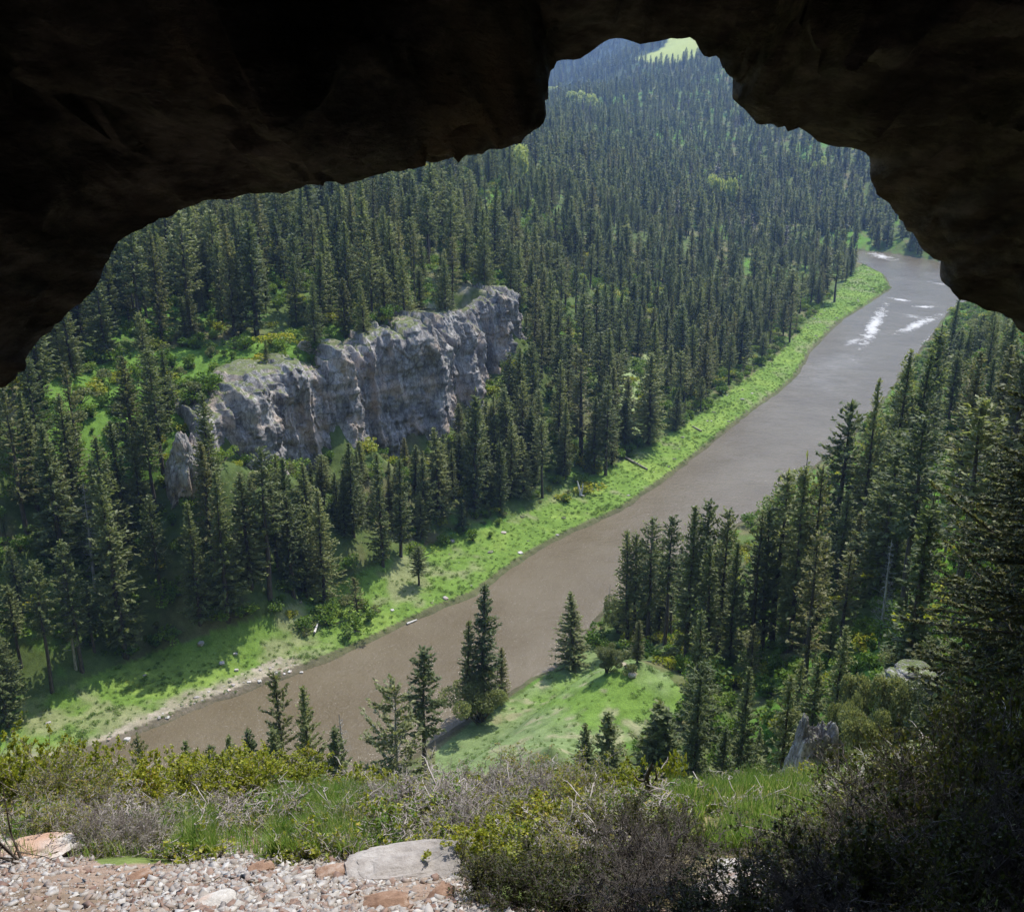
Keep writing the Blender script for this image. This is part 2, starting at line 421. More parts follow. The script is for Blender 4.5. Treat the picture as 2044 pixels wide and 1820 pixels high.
def stonemat():
    m, nt, N, L = newmat('gravel_stone'); out = N.new('ShaderNodeOutputMaterial')
    ge = N.new('ShaderNodeNewGeometry')
    col = ramp(nt, ge.outputs['Random Per Island'], [(0., (.52, .50, .47)), (.2, (.40, .375, .345)), (.6, (.30, .265, .235)), (.86, (.27, .185, .14)), (1., (.19, .11, .08))])
    n = noise(nt, 25, pos(nt), 4)
    col = mixc(nt, .5, col, ramp(nt, n.outputs[0], [(.3, (.5, .47, .44)), (.7, (1.1, 1.1, 1.1))]), 'MULTIPLY')
    p = N.new('ShaderNodeBsdfPrincipled'); p.inputs['Roughness'].default_value = .85; L.new(col, p.inputs['Base Color']); L.new(p.outputs[0], out.inputs[0])
    return m
M['stone'] = stonemat()

def groundmat():
    m, nt, N, L = newmat('ground'); out = N.new('ShaderNodeOutputMaterial')
    a = N.new('ShaderNodeAttribute'); a.attribute_name = 'Col'
    pv = pos(nt)
    n1 = noise(nt, .6, pv, 6, .7); n2 = noise(nt, 6, pv, 5, .7)
    c = mixc(nt, 1., a.outputs['Color'], ramp(nt, n1.outputs[0], [(.3, (.6, .62, .55)), (.5, (1, 1, 1)), (.7, (1.35, 1.3, 1.35))]), 'MULTIPLY')
    c = mixc(nt, .8, c, ramp(nt, n2.outputs[0], [(.3, (.62, .62, .6)), (.7, (1.3, 1.3, 1.3))]), 'MULTIPLY')
    p = N.new('ShaderNodeBsdfPrincipled'); p.inputs['Roughness'].default_value = .95; p.inputs['Specular IOR Level'].default_value = .1
    L.new(c, p.inputs['Base Color'])
    bp = N.new('ShaderNodeBump'); bp.inputs['Strength'].default_value = .8; bp.inputs['Distance'].default_value = .25
    L.new(n1.outputs[0], bp.inputs['Height'])
    bp2 = N.new('ShaderNodeBump'); bp2.inputs['Strength'].default_value = .5; bp2.inputs['Distance'].default_value = .04
    L.new(n2.outputs[0], bp2.inputs['Height']); L.new(bp.outputs[0], bp2.inputs['Normal']); L.new(bp2.outputs[0], p.inputs['Normal'])
    L.new(p.outputs[0], out.inputs[0])
    return m
M['ground'] = groundmat()

def watermat():
    m, nt, N, L = newmat('muddy_water'); out = N.new('ShaderNodeOutputMaterial')
    pv = pos(nt)
    n1 = noise(nt, .06, pv, 5, .6)
    base = ramp(nt, n1.outputs[0], [(.35, (.120, .094, .055)), (.65, (.152, .124, .080))])
    foam_glint = None
    nf = noise(nt, .9, pv, 6, .75)
    nf2 = noise(nt, .22, pv, 4, .65)
    for (pa, pb, w, s) in FOAM_GLARE:
        (ax, ay), (bx, by) = at_z(*pa, 0.), at_z(*pb, 0.)
        cx, cy = (ax + bx) / 2, (ay + by) / 2; Ln = math.hypot(bx - ax, by - ay) / 2; ang = math.atan2(by - ay, bx - ax)
        mp = N.new('ShaderNodeMapping'); mp.vector_type = 'TEXTURE'; mp.inputs['Location'].default_value = (cx, cy, 0); mp.inputs['Rotation'].default_value = (0, 0, ang)
        mp.inputs['Scale'].default_value = (Ln, w, 1.); L.new(pv, mp.inputs[0])
        ln = N.new('ShaderNodeVectorMath'); ln.operation = 'LENGTH'; L.new(mp.outputs[0], ln.inputs[0])
        f = mathn(nt, 'SUBTRACT', 1.0, ln.outputs['Value'])
        f = mathn(nt, 'MULTIPLY', mathn(nt, 'ADD', f, mathn(nt, 'ADD', mathn(nt, 'MULTIPLY', mathn(nt, 'SUBTRACT', nf.outputs[0], .5), 3.2), mathn(nt, 'MULTIPLY', mathn(nt, 'SUBTRACT', nf2.outputs[0], .5), 3.0))), s)
        f.node.use_clamp = True
        foam_glint = f if foam_glint is None else mathn(nt, 'MAXIMUM', foam_glint, f)
    # sun sparkle painted into the colour as scattered pale flecks
    mp = scalevec(nt, pv, (1., .7, 1.))
    fl = noise(nt, 3.4, mp, 4, .8)
    glint = ramp(nt, fl.outputs[0], [(.60, (0, 0, 0)), (.72, (.5, .5, .5))])
    foam_glint = mathn(nt, 'MAXIMUM', foam_glint, glint)
    col = mixc(nt, foam_glint, base, (.50, .49, .46))
    p = N.new('ShaderNodeBsdfPrincipled'); L.new(col, p.inputs['Base Color'])
    L.new(mathn(nt, 'MULTIPLY_ADD', foam_glint, .5, .14), p.inputs['Roughness'])
    p.inputs['IOR'].default_value = 1.33; p.inputs['Specular IOR Level'].default_value = .36
    w1 = noise(nt, 1.1, scalevec(nt, pv, (1, 1, 1)), 6, .7); w2 = noise(nt, .18, pv, 3, .5)
    bp = N.new('ShaderNodeBump'); bp.inputs['Strength'].default_value = .5; bp.inputs['Distance'].default_value = .4
    L.new(w1.outputs[0], bp.inputs['Height'])
    bp2 = N.new('ShaderNodeBump'); bp2.inputs['Strength'].default_value = .4; bp2.inputs['Distance'].default_value = .8
    L.new(w2.outputs[0], bp2.inputs['Height']); L.new(bp.outputs[0], bp2.inputs['Normal']); L.new(bp2.outputs[0], p.inputs['Normal'])
    L.new(p.outputs[0], out.inputs[0])
    return m
FOAM_GLARE = [((1765, 612), (1722, 690), 2.4, 1.25), ((1775, 594), (1818, 602), 2.0, 1.0), ((1820, 612), (1872, 612), 2.2, 1.2), ((1795, 665), (1870, 630), 2.6, 1.),
        ((1620, 745), (1720, 700), 9, .10), ((1740, 503), (1780, 520), 5, .9), ((1600, 780), (1660, 740), 10, .08), ((1690, 690), (1720, 672), 2., .5), ((1840, 690), (1880, 660), 1.6, .8), ((1800, 625), (1850, 640), 3., .35), ((1850, 560), (1910, 575), 2.5, .35)]  # broad faint entries near the bend paint glare, the others rapids
M['water'] = watermat()

# ------------------------------------------------------------------ ground sheet (polar grid round the viewpoint)
az = np.concatenate([np.linspace(-180, -34, 50)[:-1], np.arange(-34, 34, .13), np.linspace(34, 180, 50)[:-1]]) * PI / 180
rr = np.concatenate([[0.02, .5, 1., 1.6, 2.2], np.exp(np.linspace(math.log(2.8), math.log(70), 330)), np.exp(np.linspace(math.log(70.2), math.log(260), 430)), np.exp(np.linspace(math.log(261.5), math.log(5200), 330))])
AZ, RR = np.meshgrid(az, rr)
X = (RR * np.sin(AZ)).ravel(); Y = (RR * np.cos(AZ)).ravel()
Z = np.concatenate([terrain(X[i:i + 60000], Y[i:i + 60000]) for i in range(0, len(X), 60000)])
na, nr = len(az), len(rr)
i = np.arange(nr - 1)[:, None] * na; j = np.arange(na)[None]; j2 = (j + 1) % na
Q = np.stack([i + j2, i + j, i + na + j, i + na + j2], -1).reshape(-1, 4)
PXg, PYg, _d = proj(X, Y, Z)

FOREST_LINE = [(-700, 1600), (-100, 1440), (60, 1395), (180, 1350), (300, 1305), (420, 1262), (540, 1225), (640, 1182), (760, 1122), (850, 1088), (950, 1062), (1060, 1020), (1110, 985), (1200, 940), (1300, 890), (1400, 825), (1470, 770), (1540, 720), (1590, 670), (1640, 612), (1690, 560), (1725, 525)]
P_BANK = FOREST_LINE + [p for p in reversed(LPX[:-3])]
P_SPUR = [(870, 1500), (930, 1450), (1060, 1372), (1100, 1340), (1180, 1290), (1260, 1310), (1330, 1345), (1372, 1390), (1345, 1440), (1250, 1480), (1180, 1520), (1000, 1560), (870, 1560)]
P_GLADE = [(1800, 1010), (1900, 940), (1960, 900), (1990, 950), (1960, 1150), (1880, 1200), (1820, 1160), (1790, 1080)]
P_MEADOW = [(1262, 119), (1300, 106), (1325, 96), (1345, 60), (1400, 60), (1402, 98), (1385, 118), (1330, 128), (1290, 124)]
P_CLIFFTOP = [(770, 665), (820, 620), (900, 590), (930, 560), (1010, 575), (1022, 600), (940, 650), (880, 655), (850, 670)]
P_LGLADE = [(60, 760), (160, 740), (300, 690), (480, 690), (640, 640), (740, 660), (640, 740), (500, 780), (400, 860), (420, 900), (330, 960), (200, 960), (60, 1000), (0, 940)]
P_TRAIL = [(1225, 1312), (1240, 1315), (1275, 1345), (1262, 1343)]
P_GAP = [(1240, 740), (1300, 700), (1320, 760), (1300, 800), (1270, 880), (1230, 870)]
d_riv = np.full(X.shape, 1e9); mm = (Y > 60) & (np.hypot(X, Y) < 1500); d_riv[mm] = seg_dist(X[mm], Y[mm], RIVER)
front = Y > 20
def msk(poly): return (in_poly(PXg, PYg, poly) & front).astype(float)
nz1 = fbm(X / 9, Y / 9, octv=4, seed=40); nz2 = fbm(X / 2.2, Y / 2.2, octv=3, seed=41); nz3 = fbm(X / 40, Y / 40, octv=3, seed=42)
col = np.empty((len(X), 3)); 
def cmix(c, a, w): return c * (1 - w[:, None]) + np.array(a)[None] * w[:, None]
col[:] = (.085, .12, .035)
col = cmix(col, (.15, .14, .07), smooth(-.1, .4, nz1))
col = cmix(col, (.10, .21, .03), smooth(.0, .5, nz3 + .5 * nz2))
bank = msk(P_BANK)
col = cmix(col, (.125, .205, .038), bank)
col = cmix(col, (.17, .25, .05), bank * smooth(.0, .45, nz1 + .4 * nz2))
col = cmix(col, (.21, .22, .11), bank * smooth(.15, .6, -nz1 + .5 * nz2) * .8)
gb = bank * smooth(5., 1.0, d_riv + 2.5 * nz2) * (PXg < 1000)
col = cmix(col, (.27, .24, .17), gb * smooth(700, 560, PXg)); 
gb2 = bank * in_poly(PXg, PYg, [(180, 1480), (330, 1410), (560, 1310), (600, 1330), (430, 1410), (300, 1470), (200, 1520)])
col = cmix(col, (.34, .30, .23), gb2 * smooth(-.2, .2, nz2))
edge = (d_riv < 1.1) & (Z > -.2) & (Z < .62)
col = cmix(col, (.09, .075, .05), edge * .8)
spur = msk(P_SPUR)
col = cmix(col, (.16, .215, .085), spur)
col = cmix(col, (.13, .215, .04), spur * smooth(.75, .25, (np.abs((PYg - 1400) / 70.) + np.abs((PXg - 1230) / 190.)) * .5 + .3 * nz2))
col = cmix(col, (.27, .25, .15), spur * smooth(.25, .6, nz2 - .4 * nz1) * .7)
col = cmix(col, (.36, .31, .22), msk(P_TRAIL))
col = cmix(col, (.13, .27, .03), msk(P_GLADE)); col = cmix(col, (.11, .2, .035), msk(P_LGLADE)); col = cmix(col, (.24, .30, .13), msk(P_GAP))
col = cmix(col, (.38, .42, .12), msk(P_MEADOW)); col = cmix(col, (.27, .255, .18), msk(P_CLIFFTOP) * smooth(-.4, .2, nz2))
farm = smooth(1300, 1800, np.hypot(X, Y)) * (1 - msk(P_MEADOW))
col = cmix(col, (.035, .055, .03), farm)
near = 1 - smooth(22, 32, np.hypot(X, Y))
P_GRAV = [(-600, 1690), (0, 1675), (150, 1690), (200, 1725), (330, 1722), (400, 1716), (430, 1690), (470, 1650), (540, 1640), (530, 1690), (500, 1712), (560, 1716), (700, 1712), (800, 1690), (930, 1700), (990, 1790), (1100, 1830), (1400, 1830), (1400, 1730), (1540, 1725), (1590, 1760), (1600, 2600), (-600, 2600)]
P_GRAV2 = [(1395, 1735), (1470, 1718), (1575, 1728), (1600, 1790), (1400, 1800)]
gm = (in_poly(PXg + 30 * nz2, PYg + 12 * nz2, P_GRAV) | in_poly(PXg, PYg, P_GRAV2) | (Y < 7.)) * 1.
col = cmix(col, (.20, .17, .09), near); col = cmix(col, (.12, .16, .045), near * smooth(-.1, .4, nz2 + nz1))
col = cmix(col, (.30, .25, .20), near * gm)
col = cmix(col, (.25, .185, .14), near * gm * smooth(-.1, .35, fbm(X / 1.1, Y / 1.1, octv=3, seed=60)))
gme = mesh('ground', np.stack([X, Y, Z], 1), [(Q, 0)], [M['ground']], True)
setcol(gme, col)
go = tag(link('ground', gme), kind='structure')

# ------------------------------------------------------------------ water
def resample(pts, n):
    p = np.array(pts); s = np.concatenate([[0], np.cumsum(np.hypot(*(p[1:] - p[:-1]).T))]); t = np.linspace(0, s[-1], n)
    return np.stack([np.interp(t, s, p[:, 0]), np.interp(t, s, p[:, 1])], 1)
import bmesh
def outset(poly, dd):
    p = np.array(poly); a = np.roll(p, 1, 0); b = np.roll(p, -1, 0)
    t = b - a; t /= np.linalg.norm(t, axis=1, keepdims=True) + 1e-9
    n = np.stack([t[:, 1], -t[:, 0]], 1)
    area = np.sum(p[:, 0] * b[:, 1] - b[:, 0] * p[:, 1])
    if area < 0: n = -n
    return p + n * dd
bm = bmesh.new()
vs = [bm.verts.new((x, y, 0)) for x, y in outset(RIVER, 2.2)]
f = bm.faces.new(vs)
bmesh.ops.triangulate(bm, faces=[f])
wm = bpy.data.meshes.new('river'); bm.to_mesh(wm); bm.free(); wm.materials.append(M['water'])
if wm.polygons[0].normal.z < 0: wm.flip_normals()
tag(link('river', wm), kind='structure')

# ------------------------------------------------------------------ cliff
def sheet_grid(nu, nv):
    i = np.arange(nu - 1)[:, None] * nv; j = np.arange(nv - 1)[None]
    return np.stack([i + j, i + nv + j, i + nv + j + 1, i + j + 1], -1).reshape(-1, 4)

def build_cliff():
    p = np.array(CLW); s = np.concatenate([[0], np.cumsum(np.hypot(p[1:, 0] - p[:-1, 0], p[1:, 1] - p[:-1, 1]))])
    nu = 760; t = np.linspace(0, s[-1], nu)
    x, y, zt, zb = [np.interp(t, s, p[:, k]) for k in range(4)]
    k = np.ones(5) / 5
    def sm(a):
        return np.convolve(np.pad(a, 2, mode='edge'), k, mode='valid')
    x, y = sm(x), sm(y)
    zt = zt + 1.1 * fbm(t / 3.5, t * 0, octv=4, seed=70) + .3 + 1.3 * np.round(1.6 * fbm(t / 6, t * 0, octv=2, seed=77))
    tx, ty = np.gradient(x), np.gradient(y)
    kk = np.ones(61) / 61
    tx = np.convolve(np.pad(tx, 30, mode='edge'), kk, mode='valid'); ty = np.convolve(np.pad(ty, 30, mode='edge'), kk, mode='valid')
    l = np.hypot(tx, ty); nx, ny = ty / l, -tx / l
    nv1 = 140; nv2 = 34
    fv = np.linspace(0, 1, nv1)
    V = []
    for v in fv:
        z = (zb - 5) * (1 - v) + zt * v
        q_ = fbm(t / 6.5, z / 60, octv=2, seed=71); flute = 3.4 * (.35 - np.abs(q_)) + .7 * (.3 - np.abs(fbm(t / 2.1, z / 25, octv=2, seed=78))) * 2
        led = .8 * fbm(t / 14, z / 2.6, octv=4, seed=72)
        fin = .55 * fbm(t / 1.6, z / 1.8, octv=4, seed=73)
        blk = 1.9 * np.round(3 * fbm(t / 4, z / 9, octv=2, seed=75)) / 3 + .6 * np.round(3 * fbm(t / 1.7, z / 3, octv=2, seed=79)) / 3
        lean = 2.2 * (1 - v)
        d = flute + led + fin + blk + lean
        d = d - .9 * smooth(.93, 1., np.full_like(t, v)) * 1.0
        V.append(np.stack([x + nx * d, y + ny * d, z], 1))
    last = V[-1]
    for k2 in range(1, nv2 + 1):
        w = k2 / nv2; b = 14 * w
        z = zt + .9 * smooth(0, .15, w) + .4 * fbm(t / 2.5, np.full_like(t, b) / 2.5, octv=3, seed=74) * smooth(0, .1, w)
        if w > .6: z = z - 8 * ((w - .6) / .4) ** 1.2
        V.append(np.stack([last[:, 0] - nx * b, last[:, 1] - ny * b, z + .9 * np.round(2 * fbm(t / 5, np.full_like(t, b) / 4, octv=2, seed=76)) / 2 * smooth(0, .08, w)], 1))
    V = np.stack(V, 1)  # nu, nv, 3
    Vv = V.reshape(-1, 3)
    me = mesh('limestone_cliff', Vv, [(sheet_grid(nu, V.shape[1]), 0)], [M['cliff']], False)
    return me
o = link('limestone_cliff', build_cliff())
tag(o, 'long pale grey limestone cliff rising out of the forest on the slope across the river', 'cliff')

def rock_mesh(name, seed, size, mat, sub=4, rough=.25, blocky=.5, strata=0., taper=0.):
    bm = bmesh.new(); bmesh.ops.create_icosphere(bm, subdivisions=sub, radius=1.)
    V = np.array([v.co[:] for v in bm.verts])
    Vb = np.sign(V) * np.abs(V) ** (1 - blocky * .5); Vb /= np.max(np.abs(Vb), axis=1, keepdims=True) ** (blocky * .6)
    n = unit(V)
    d = rough * fbm(V[:, 0] * 1.5, V[:, 1] * 1.5, V[:, 2] * 1.5, octv=5, seed=seed) * 1.4
    d = d + rough * .5 * np.round(3 * fbm(V[:, 0] * 2.2, V[:, 1] * 2.2, V[:, 2] * 2.2, octv=2, seed=seed + 5)) / 3
    if strata: d = d + strata * fbm(V[:, 0] * .5, V[:, 1] * .5, V[:, 2] * 7, octv=3, seed=seed + 9)
    Vb = Vb + n * d[:, None]
    if taper: Vb[:, :2] *= (1 - taper * (Vb[:, 2:3] + 1) / 2)
    Vb *= np.array(size)[None]
    for v, c in zip(bm.verts, Vb): v.co = c
    me = bpy.data.meshes.new(name); bm.to_mesh(me); bm.free(); me.materials.append(mat)
    return me

def rock(name, px, base, size, mat, seed, label, cat='rock', rot=0, sink=.35, group=None, **kw):
    if base < 0: x, y, z = on_col(px, -base)
    else: x, y, z = hit(px, base)
    o = link(name, rock_mesh(name, seed, size, mat, **kw)); o.location = (x, y, z + size[2] * (1 - 2 * sink)); o.rotation_euler = (0, 0, rot)
    tag(o, label, cat, group); return o

x_, y_, z_ = on_col(372, 146)
o = link('rock_outcrop', rock_mesh('rock_outcrop', 11, (2.7, 3.4, 5.6), M['cliff'], sub=6, rough=.5, blocky=.7, strata=.12, taper=.4)); o.location = (x_, y_, z_ + 1.5)
tag(o, 'stubby grey rock outcrop capped with bushes, just off the low end of the long cliff', 'rock outcrop')

# ------------------------------------------------------------------ cave
OP = [(-100, 900), (-40, 775), (0, 738), (28, 716), (50, 698), (75, 675), (100, 655), (130, 630), (150, 605), (170, 580), (205, 542), (218, 518), (226, 503), (233, 485), (262, 468), (290, 455), (330, 430), (365, 410), (400, 399), (440, 392), (470, 387), (520, 381), (560, 380), (600, 370), (620, 371), (655, 377), (690, 378), (730, 370), (765, 356), (800, 340),
      (850, 322), (900, 308), (925, 306), (960, 304), (990, 297), (1010, 284), (1030, 276), (1048, 258), (1062, 243), (1082, 226), (1088, 205), (1092, 190), (1096, 165), (1100, 140), (1112, 118), (1135, 106), (1165, 100), (1190, 92), (1220, 87), (1260, 85), (1300, 80), (1340, 79), (1380, 81), (1398, 88), (1412, 95), (1436, 97), (1444, 106), (1442, 122), (1455, 140), (1463, 150), (1461, 170), (1460, 195),
      (1470, 214), (1485, 227), (1505, 232), (1530, 236), (1545, 248), (1572, 247), (1598, 258), (1615, 272), (1635, 284), (1670, 294), (1705, 303), (1722, 310), (1732, 325), (1740, 352), (1750, 382), (1768, 402), (1785, 412), (1800, 430), (1825, 460), (1850, 482), (1875, 505), (1892, 520), (1902, 545), (1908, 570), (1925, 592), (1950, 612), (1980, 625), (2010, 640), (2044, 660),
      (2120, 720), (2200, 820), (2270, 1000), (2330, 1250), (2360, 1600), (2330, 2100), (2200, 2700), (1700, 3000), (1022, 3100), (400, 3000), (-100, 2700), (-230, 2100), (-250, 1600), (-210, 1250), (-160, 1040)]
def build_cave():
    pts = []
    for px, py in OP:
        yl = np.interp(px, [-250, 0, 500, 1100, 1450, 2044, 2360], [6.6, 6.8, 7.4, 8.2, 8.2, 8.6, 8.8])
        if py > 1700: yl = np.interp(py, [1700, 3000], [yl, 6.])
        dd = raydir(px, min(py, 2600)); t = yl / dd[1]
        pts.append((dd[0] * t, yl, CAMZ + dd[2] * t))
    p = np.array(pts); p = np.concatenate([p, p[:1]])
    s = np.concatenate([[0], np.cumsum(np.linalg.norm(p[1:] - p[:-1], axis=1))]); nu = 900
    # denser where the lip is in view
    t = np.linspace(0, s[-1], nu + 1)[:-1]
    L = np.stack([np.interp(t, s, p[:, k]) for k in range(3)], 1)
    cen = np.array([.6, 0, 75.])
    out = L - cen; out[:, 1] = 0
    # outward normals from the smoothed outline
    tg = np.roll(L, -25, 0) - np.roll(L, 25, 0); nrm = np.stack([-tg[:, 2], 0 * tg[:, 0], tg[:, 0]], 1); nrm = unit(nrm)
    nrm = np.where(np.sum(nrm * out, 1, keepdims=True) < 0, -nrm, nrm)
    nrm = unit(.5 * unit(out) + .5 * nrm)
    prof = [(-8.2, -19.5), (-6., -18.8), (-2.5, -17.5), (.6, -15), (2.3, -12), (3.3, -9), (2.9, -6), (2.05, -4), (1.25, -2.4), (.68, -1.35), (.30, -.65), (.10, -.24), (0, 0), (.14, .22), (.45, .45), (1.2, .8), (3, 1.4), (7, 2.2), (16, 2.4), (34, 0), (60, -8), (90, -25)]
    prof = np.array(prof); ps = np.concatenate([[0], np.cumsum(np.minimum(np.hypot(*(prof[1:] - prof[:-1]).T), 3.2))])
    knots = np.unique(np.concatenate([np.linspace(0, ps[-1], 150), ps]))
    pu = np.interp(knots, ps, prof[:, 0]); py_ = np.interp(knots, ps, prof[:, 1])
    V = []
    rr_ = np.linalg.norm(out, axis=1)
    for a, b in zip(pu, py_):
        w = np.clip(1 + a / np.maximum(rr_, 2.), .02, 9) if a < 0 else None
        if a < 0: q = cen + out * w[:, None]; q[:, 1] = L[:, 1] + b
        else: q = L + nrm * a; q[:, 1] += b
        dist = abs(b) + abs(a)
        amp = float(np.interp(dist, [0, .3, 1, 3, 8], [.03, .20, .40, .62, .8]))
        n1 = fbm(q[:, 0] * .7, q[:, 1] * .7, q[:, 2] * 1.3, octv=4, seed=80)
        n2 = fbm(q[:, 0] * .35 + q[:, 2] * .2, q[:, 1] * .35, q[:, 2] * 3.2, octv=3, seed=81)
        n3 = np.round(3 * fbm(q[:, 0] * .9, q[:, 1] * .9, q[:, 2] * 1.6, octv=2, seed=82)) / 3
        n4 = fbm(q[:, 0] * 4, q[:, 1] * 4, q[:, 2] * 7, octv=3, seed=83)
        d = amp * (.9 * n1 + .9 * n2 + 1.1 * n3) + (.07 + min(amp, .16) * .5) * n4 + .05 * np.round(2.5 * fbm(q[:, 0] * 2.2, q[:, 1] * .5, q[:, 2] * 2.6, octv=2, seed=85)) / 2.5 * (1 if dist < 2 else 2)
        q = q + nrm * d[:, None] * 1.0; q[:, 1] += amp * .8 * fbm(q[:, 0], q[:, 2], octv=3, seed=84)
        V.append(q)
    V = np.stack(V, 0); nk = len(V); V = V.reshape(-1, 3)
    i = np.arange(nk - 1)[:, None] * nu; j = np.arange(nu)[None]; j2 = (j + 1) % nu
    Q = np.stack([i + j, i + nu + j, i + nu + j2, i + j2], -1).reshape(-1, 4)
    c = len(V); V = np.concatenate([V, V[:nu].mean(0, keepdims=True)])
    jj = np.arange(nu); Tt = np.stack([jj, (jj + 1) % nu, np.full(nu, c)], 1)
    return mesh('cave', V, [(Q, 0), (Tt, 0)], [M['cave']], False)
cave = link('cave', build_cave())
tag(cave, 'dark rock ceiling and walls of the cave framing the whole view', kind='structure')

def build_shade_wall():  # added rock wall out of view, blocks sun from the right-hand trees
    path = np.array([(9.5, 8.6), (12.6, 17), (18.4, 28), (25.6, 41), (34.5, 56), (45.5, 74), (57, 86)], float)
    r = resample(path, 150); nu = len(r)
    tx, ty = np.gradient(r[:, 0]), np.gradient(r[:, 1]); l = np.hypot(tx, ty); nx, ny = -ty / l, tx / l
    tt = np.linspace(0, 1, nu) * 90
    top = 142 + 8 * fbm(tt / 20, tt * 0, octv=3, seed=90)
    V = []
    for v in np.linspace(0, 1, 90):
        z = 25 * (1 - v) + top * v
        d = 1.4 * fbm(tt / 8, z / 12, octv=4, seed=91) + .5 * fbm(tt / 20, z / 2, octv=3, seed=92) - 3 * v
        V.append(np.stack([r[:, 0] + nx * d - .0, r[:, 1] + ny * d, z], 1))
    la = V[-1]
    for b in (3, 8, 14, 20): V.append(np.stack([la[:, 0] - nx * b, la[:, 1] - ny * b, top + 1 + .1 * b], 1))
    V.append(np.stack([la[:, 0] - nx * 26, la[:, 1] - ny * 26, top * 0 + 25], 1))
    V = np.stack(V, 1)
    return mesh('shade_wall', V.reshape(-1, 3), [(sheet_grid(nu, V.shape[1]), 0)], [M['cliff']])
tag(link('shade_wall', build_shade_wall()), 'unseen rock wall added beside the view to shade the right-hand slope', kind='structure')

# ------------------------------------------------------------------ conifers
def conifer(seed, h=20., w=.13, base=.12, mat='needle', card=.5, whorl=.46, per=7, fill=1.35, droop=.25, rounded=.8, bark='bark', gaps=.1, snagtop=0., upc=.45, curl=.28, jit=.1):
    r = np.random.default_rng(seed)
    gt = Geo(); gc = Geo()
    lean = r.normal(0, .012, 2)
    zz = np.linspace(-1.0, h, 14)
    tr = np.stack([lean[0] * zz + .06 * np.sin(zz * .5 + seed), lean[1] * zz, zz], 1)
    tube(gt, tr, np.interp(zz, [-1, 0, h * .5, h], [.018 * h + .06, .013 * h + .05, .008 * h + .03, .02]), 6)
    z = h * base
    asym = r.uniform(0, 2 * PI); asa = r.uniform(.0, .25)
    Cc, Dd, Ss, Ll, Ww = [], [], [], [], []
    while z < h * (1 - snagtop) - .15:
        t = (z - h * base) / (h * (1 - base))
        prof = (1 - t) ** rounded * (1 - .45 * math.exp(-t * 9))
        Rm = h * w * 1.12 * prof * (.85 + .3 * r.random()) + .15
        n = max(3, int(per * (.6 + .4 * (1 - t))))
        a0 = r.uniform(0, 2 * PI)
        for k in range(n):
            if r.random() < gaps: continue
            a = a0 + k * 2 * PI / n + r.normal(0, .25)
            L = Rm * r.uniform(.6, 1.12) * (1 + asa * math.cos(a - asym))
            up = (upc * t - droop * (1 - t)) + r.normal(0, jit)
            ca, sa = math.cos(a), math.sin(a)
            m = max(2, int(L / (card * .42)) + 1)
            u = np.linspace(.22 if L > .8 else .05, 1, m) + r.normal(0, .04, m)
            bx = lean[0] * z + ca * L * u; by = lean[1] * z + sa * L * u; bz = z + L * (up * u + curl * u * u)
            if L > 1.0:
                tube(gt, [(lean[0] * z, lean[1] * z, z), (bx[m // 2], by[m // 2], bz[m // 2] - .03), (bx[-1], by[-1], bz[-1])], [.012 * L + .015, .008 * L + .01, .006], 3)
            for q in range(m):
                kk = max(1, int(round(fill * (2.2 if u[q] < .85 else 1.4))))
                for _ in range(kk):
                    yaw = a + r.normal(0, .75); pit = up + r.normal(.05, .35 + jit)
                    d = np.array([math.cos(yaw) * math.cos(pit), math.sin(yaw) * math.cos(pit), math.sin(pit)])
                    s = np.cross(d, [0, 0, 1.]) + r.normal(0, .55, 3); s = s - d * (s @ d); s /= np.linalg.norm(s) + 1e-6
                    Cc.append((bx[q] + r.normal(0, .12 * card), by[q] + r.normal(0, .12 * card), bz[q] + r.normal(0, .2 * card)))
                    Dd.append(d); Ss.append(s); Ll.append(card * r.uniform(.7, 1.3)); Ww.append(card * r.uniform(.16, .28))
        z += whorl * r.uniform(.7, 1.3) * (.65 + .5 * (1 - t))
    # leader
    Cc.append((lean[0] * h, lean[1] * h, h - .2)); Dd.append((0, 0, 1.)); Ss.append((1., 0, 0)); Ll.append(1.2 * card + .4); Ww.append(.12)
    cards(gc, Cc, Dd, Ss, Ll, Ww)
    Vt, Qt = gt.arr(); Vc, Qc = gc.arr()
    mt = mesh('trunk', Vt, [(Qt, 0)], [M[bark]], True); mc = mesh('crown', Vc, [(Qc, 0)], [M[mat]])
    both = mesh('conifer_both', np.concatenate([Vt, Vc]), [(Qt, 0), (Qc + len(Vt), 1)], [M[bark], M[mat]])
    return dict(trunk=mt, crown=mc, both=both, h=h)

CON = [conifer(1, w=.125, base=.10), conifer(2, w=.15, base=.06, per=7), conifer(3, w=.10, base=.16, rounded=.7), conifer(4, w=.135, base=.30, gaps=.2, rounded=.6),
       conifer(5, w=.11, base=.22, per=5, gaps=.25, rounded=.65, mat='needle_olive'), conifer(6, w=.16, base=.04, per=7, rounded=1.), conifer(7, w=.12, base=.12, mat='needle_olive', rounded=.75),
       conifer(8, w=.115, base=.45, gaps=.25, rounded=.5), conifer(9, w=.14, base=.08, per=7, fill=1.2, rounded=.9), conifer(10, w=.09, base=.08, rounded=.6, snagtop=.06)]
def lod(seed, **kw): return conifer(seed, card=1.0, whorl=.9, per=6, **kw)
FARC = [lod(21, w=.13, base=.1), lod(22, w=.15, base=.06), lod(23, w=.11, base=.15, mat='needle_olive'), lod(24, w=.12, base=.22, rounded=.6), lod(25, w=.14, base=.05, rounded=.95), lod(26, w=.1, base=.15, mat='dry', gaps=.3)]

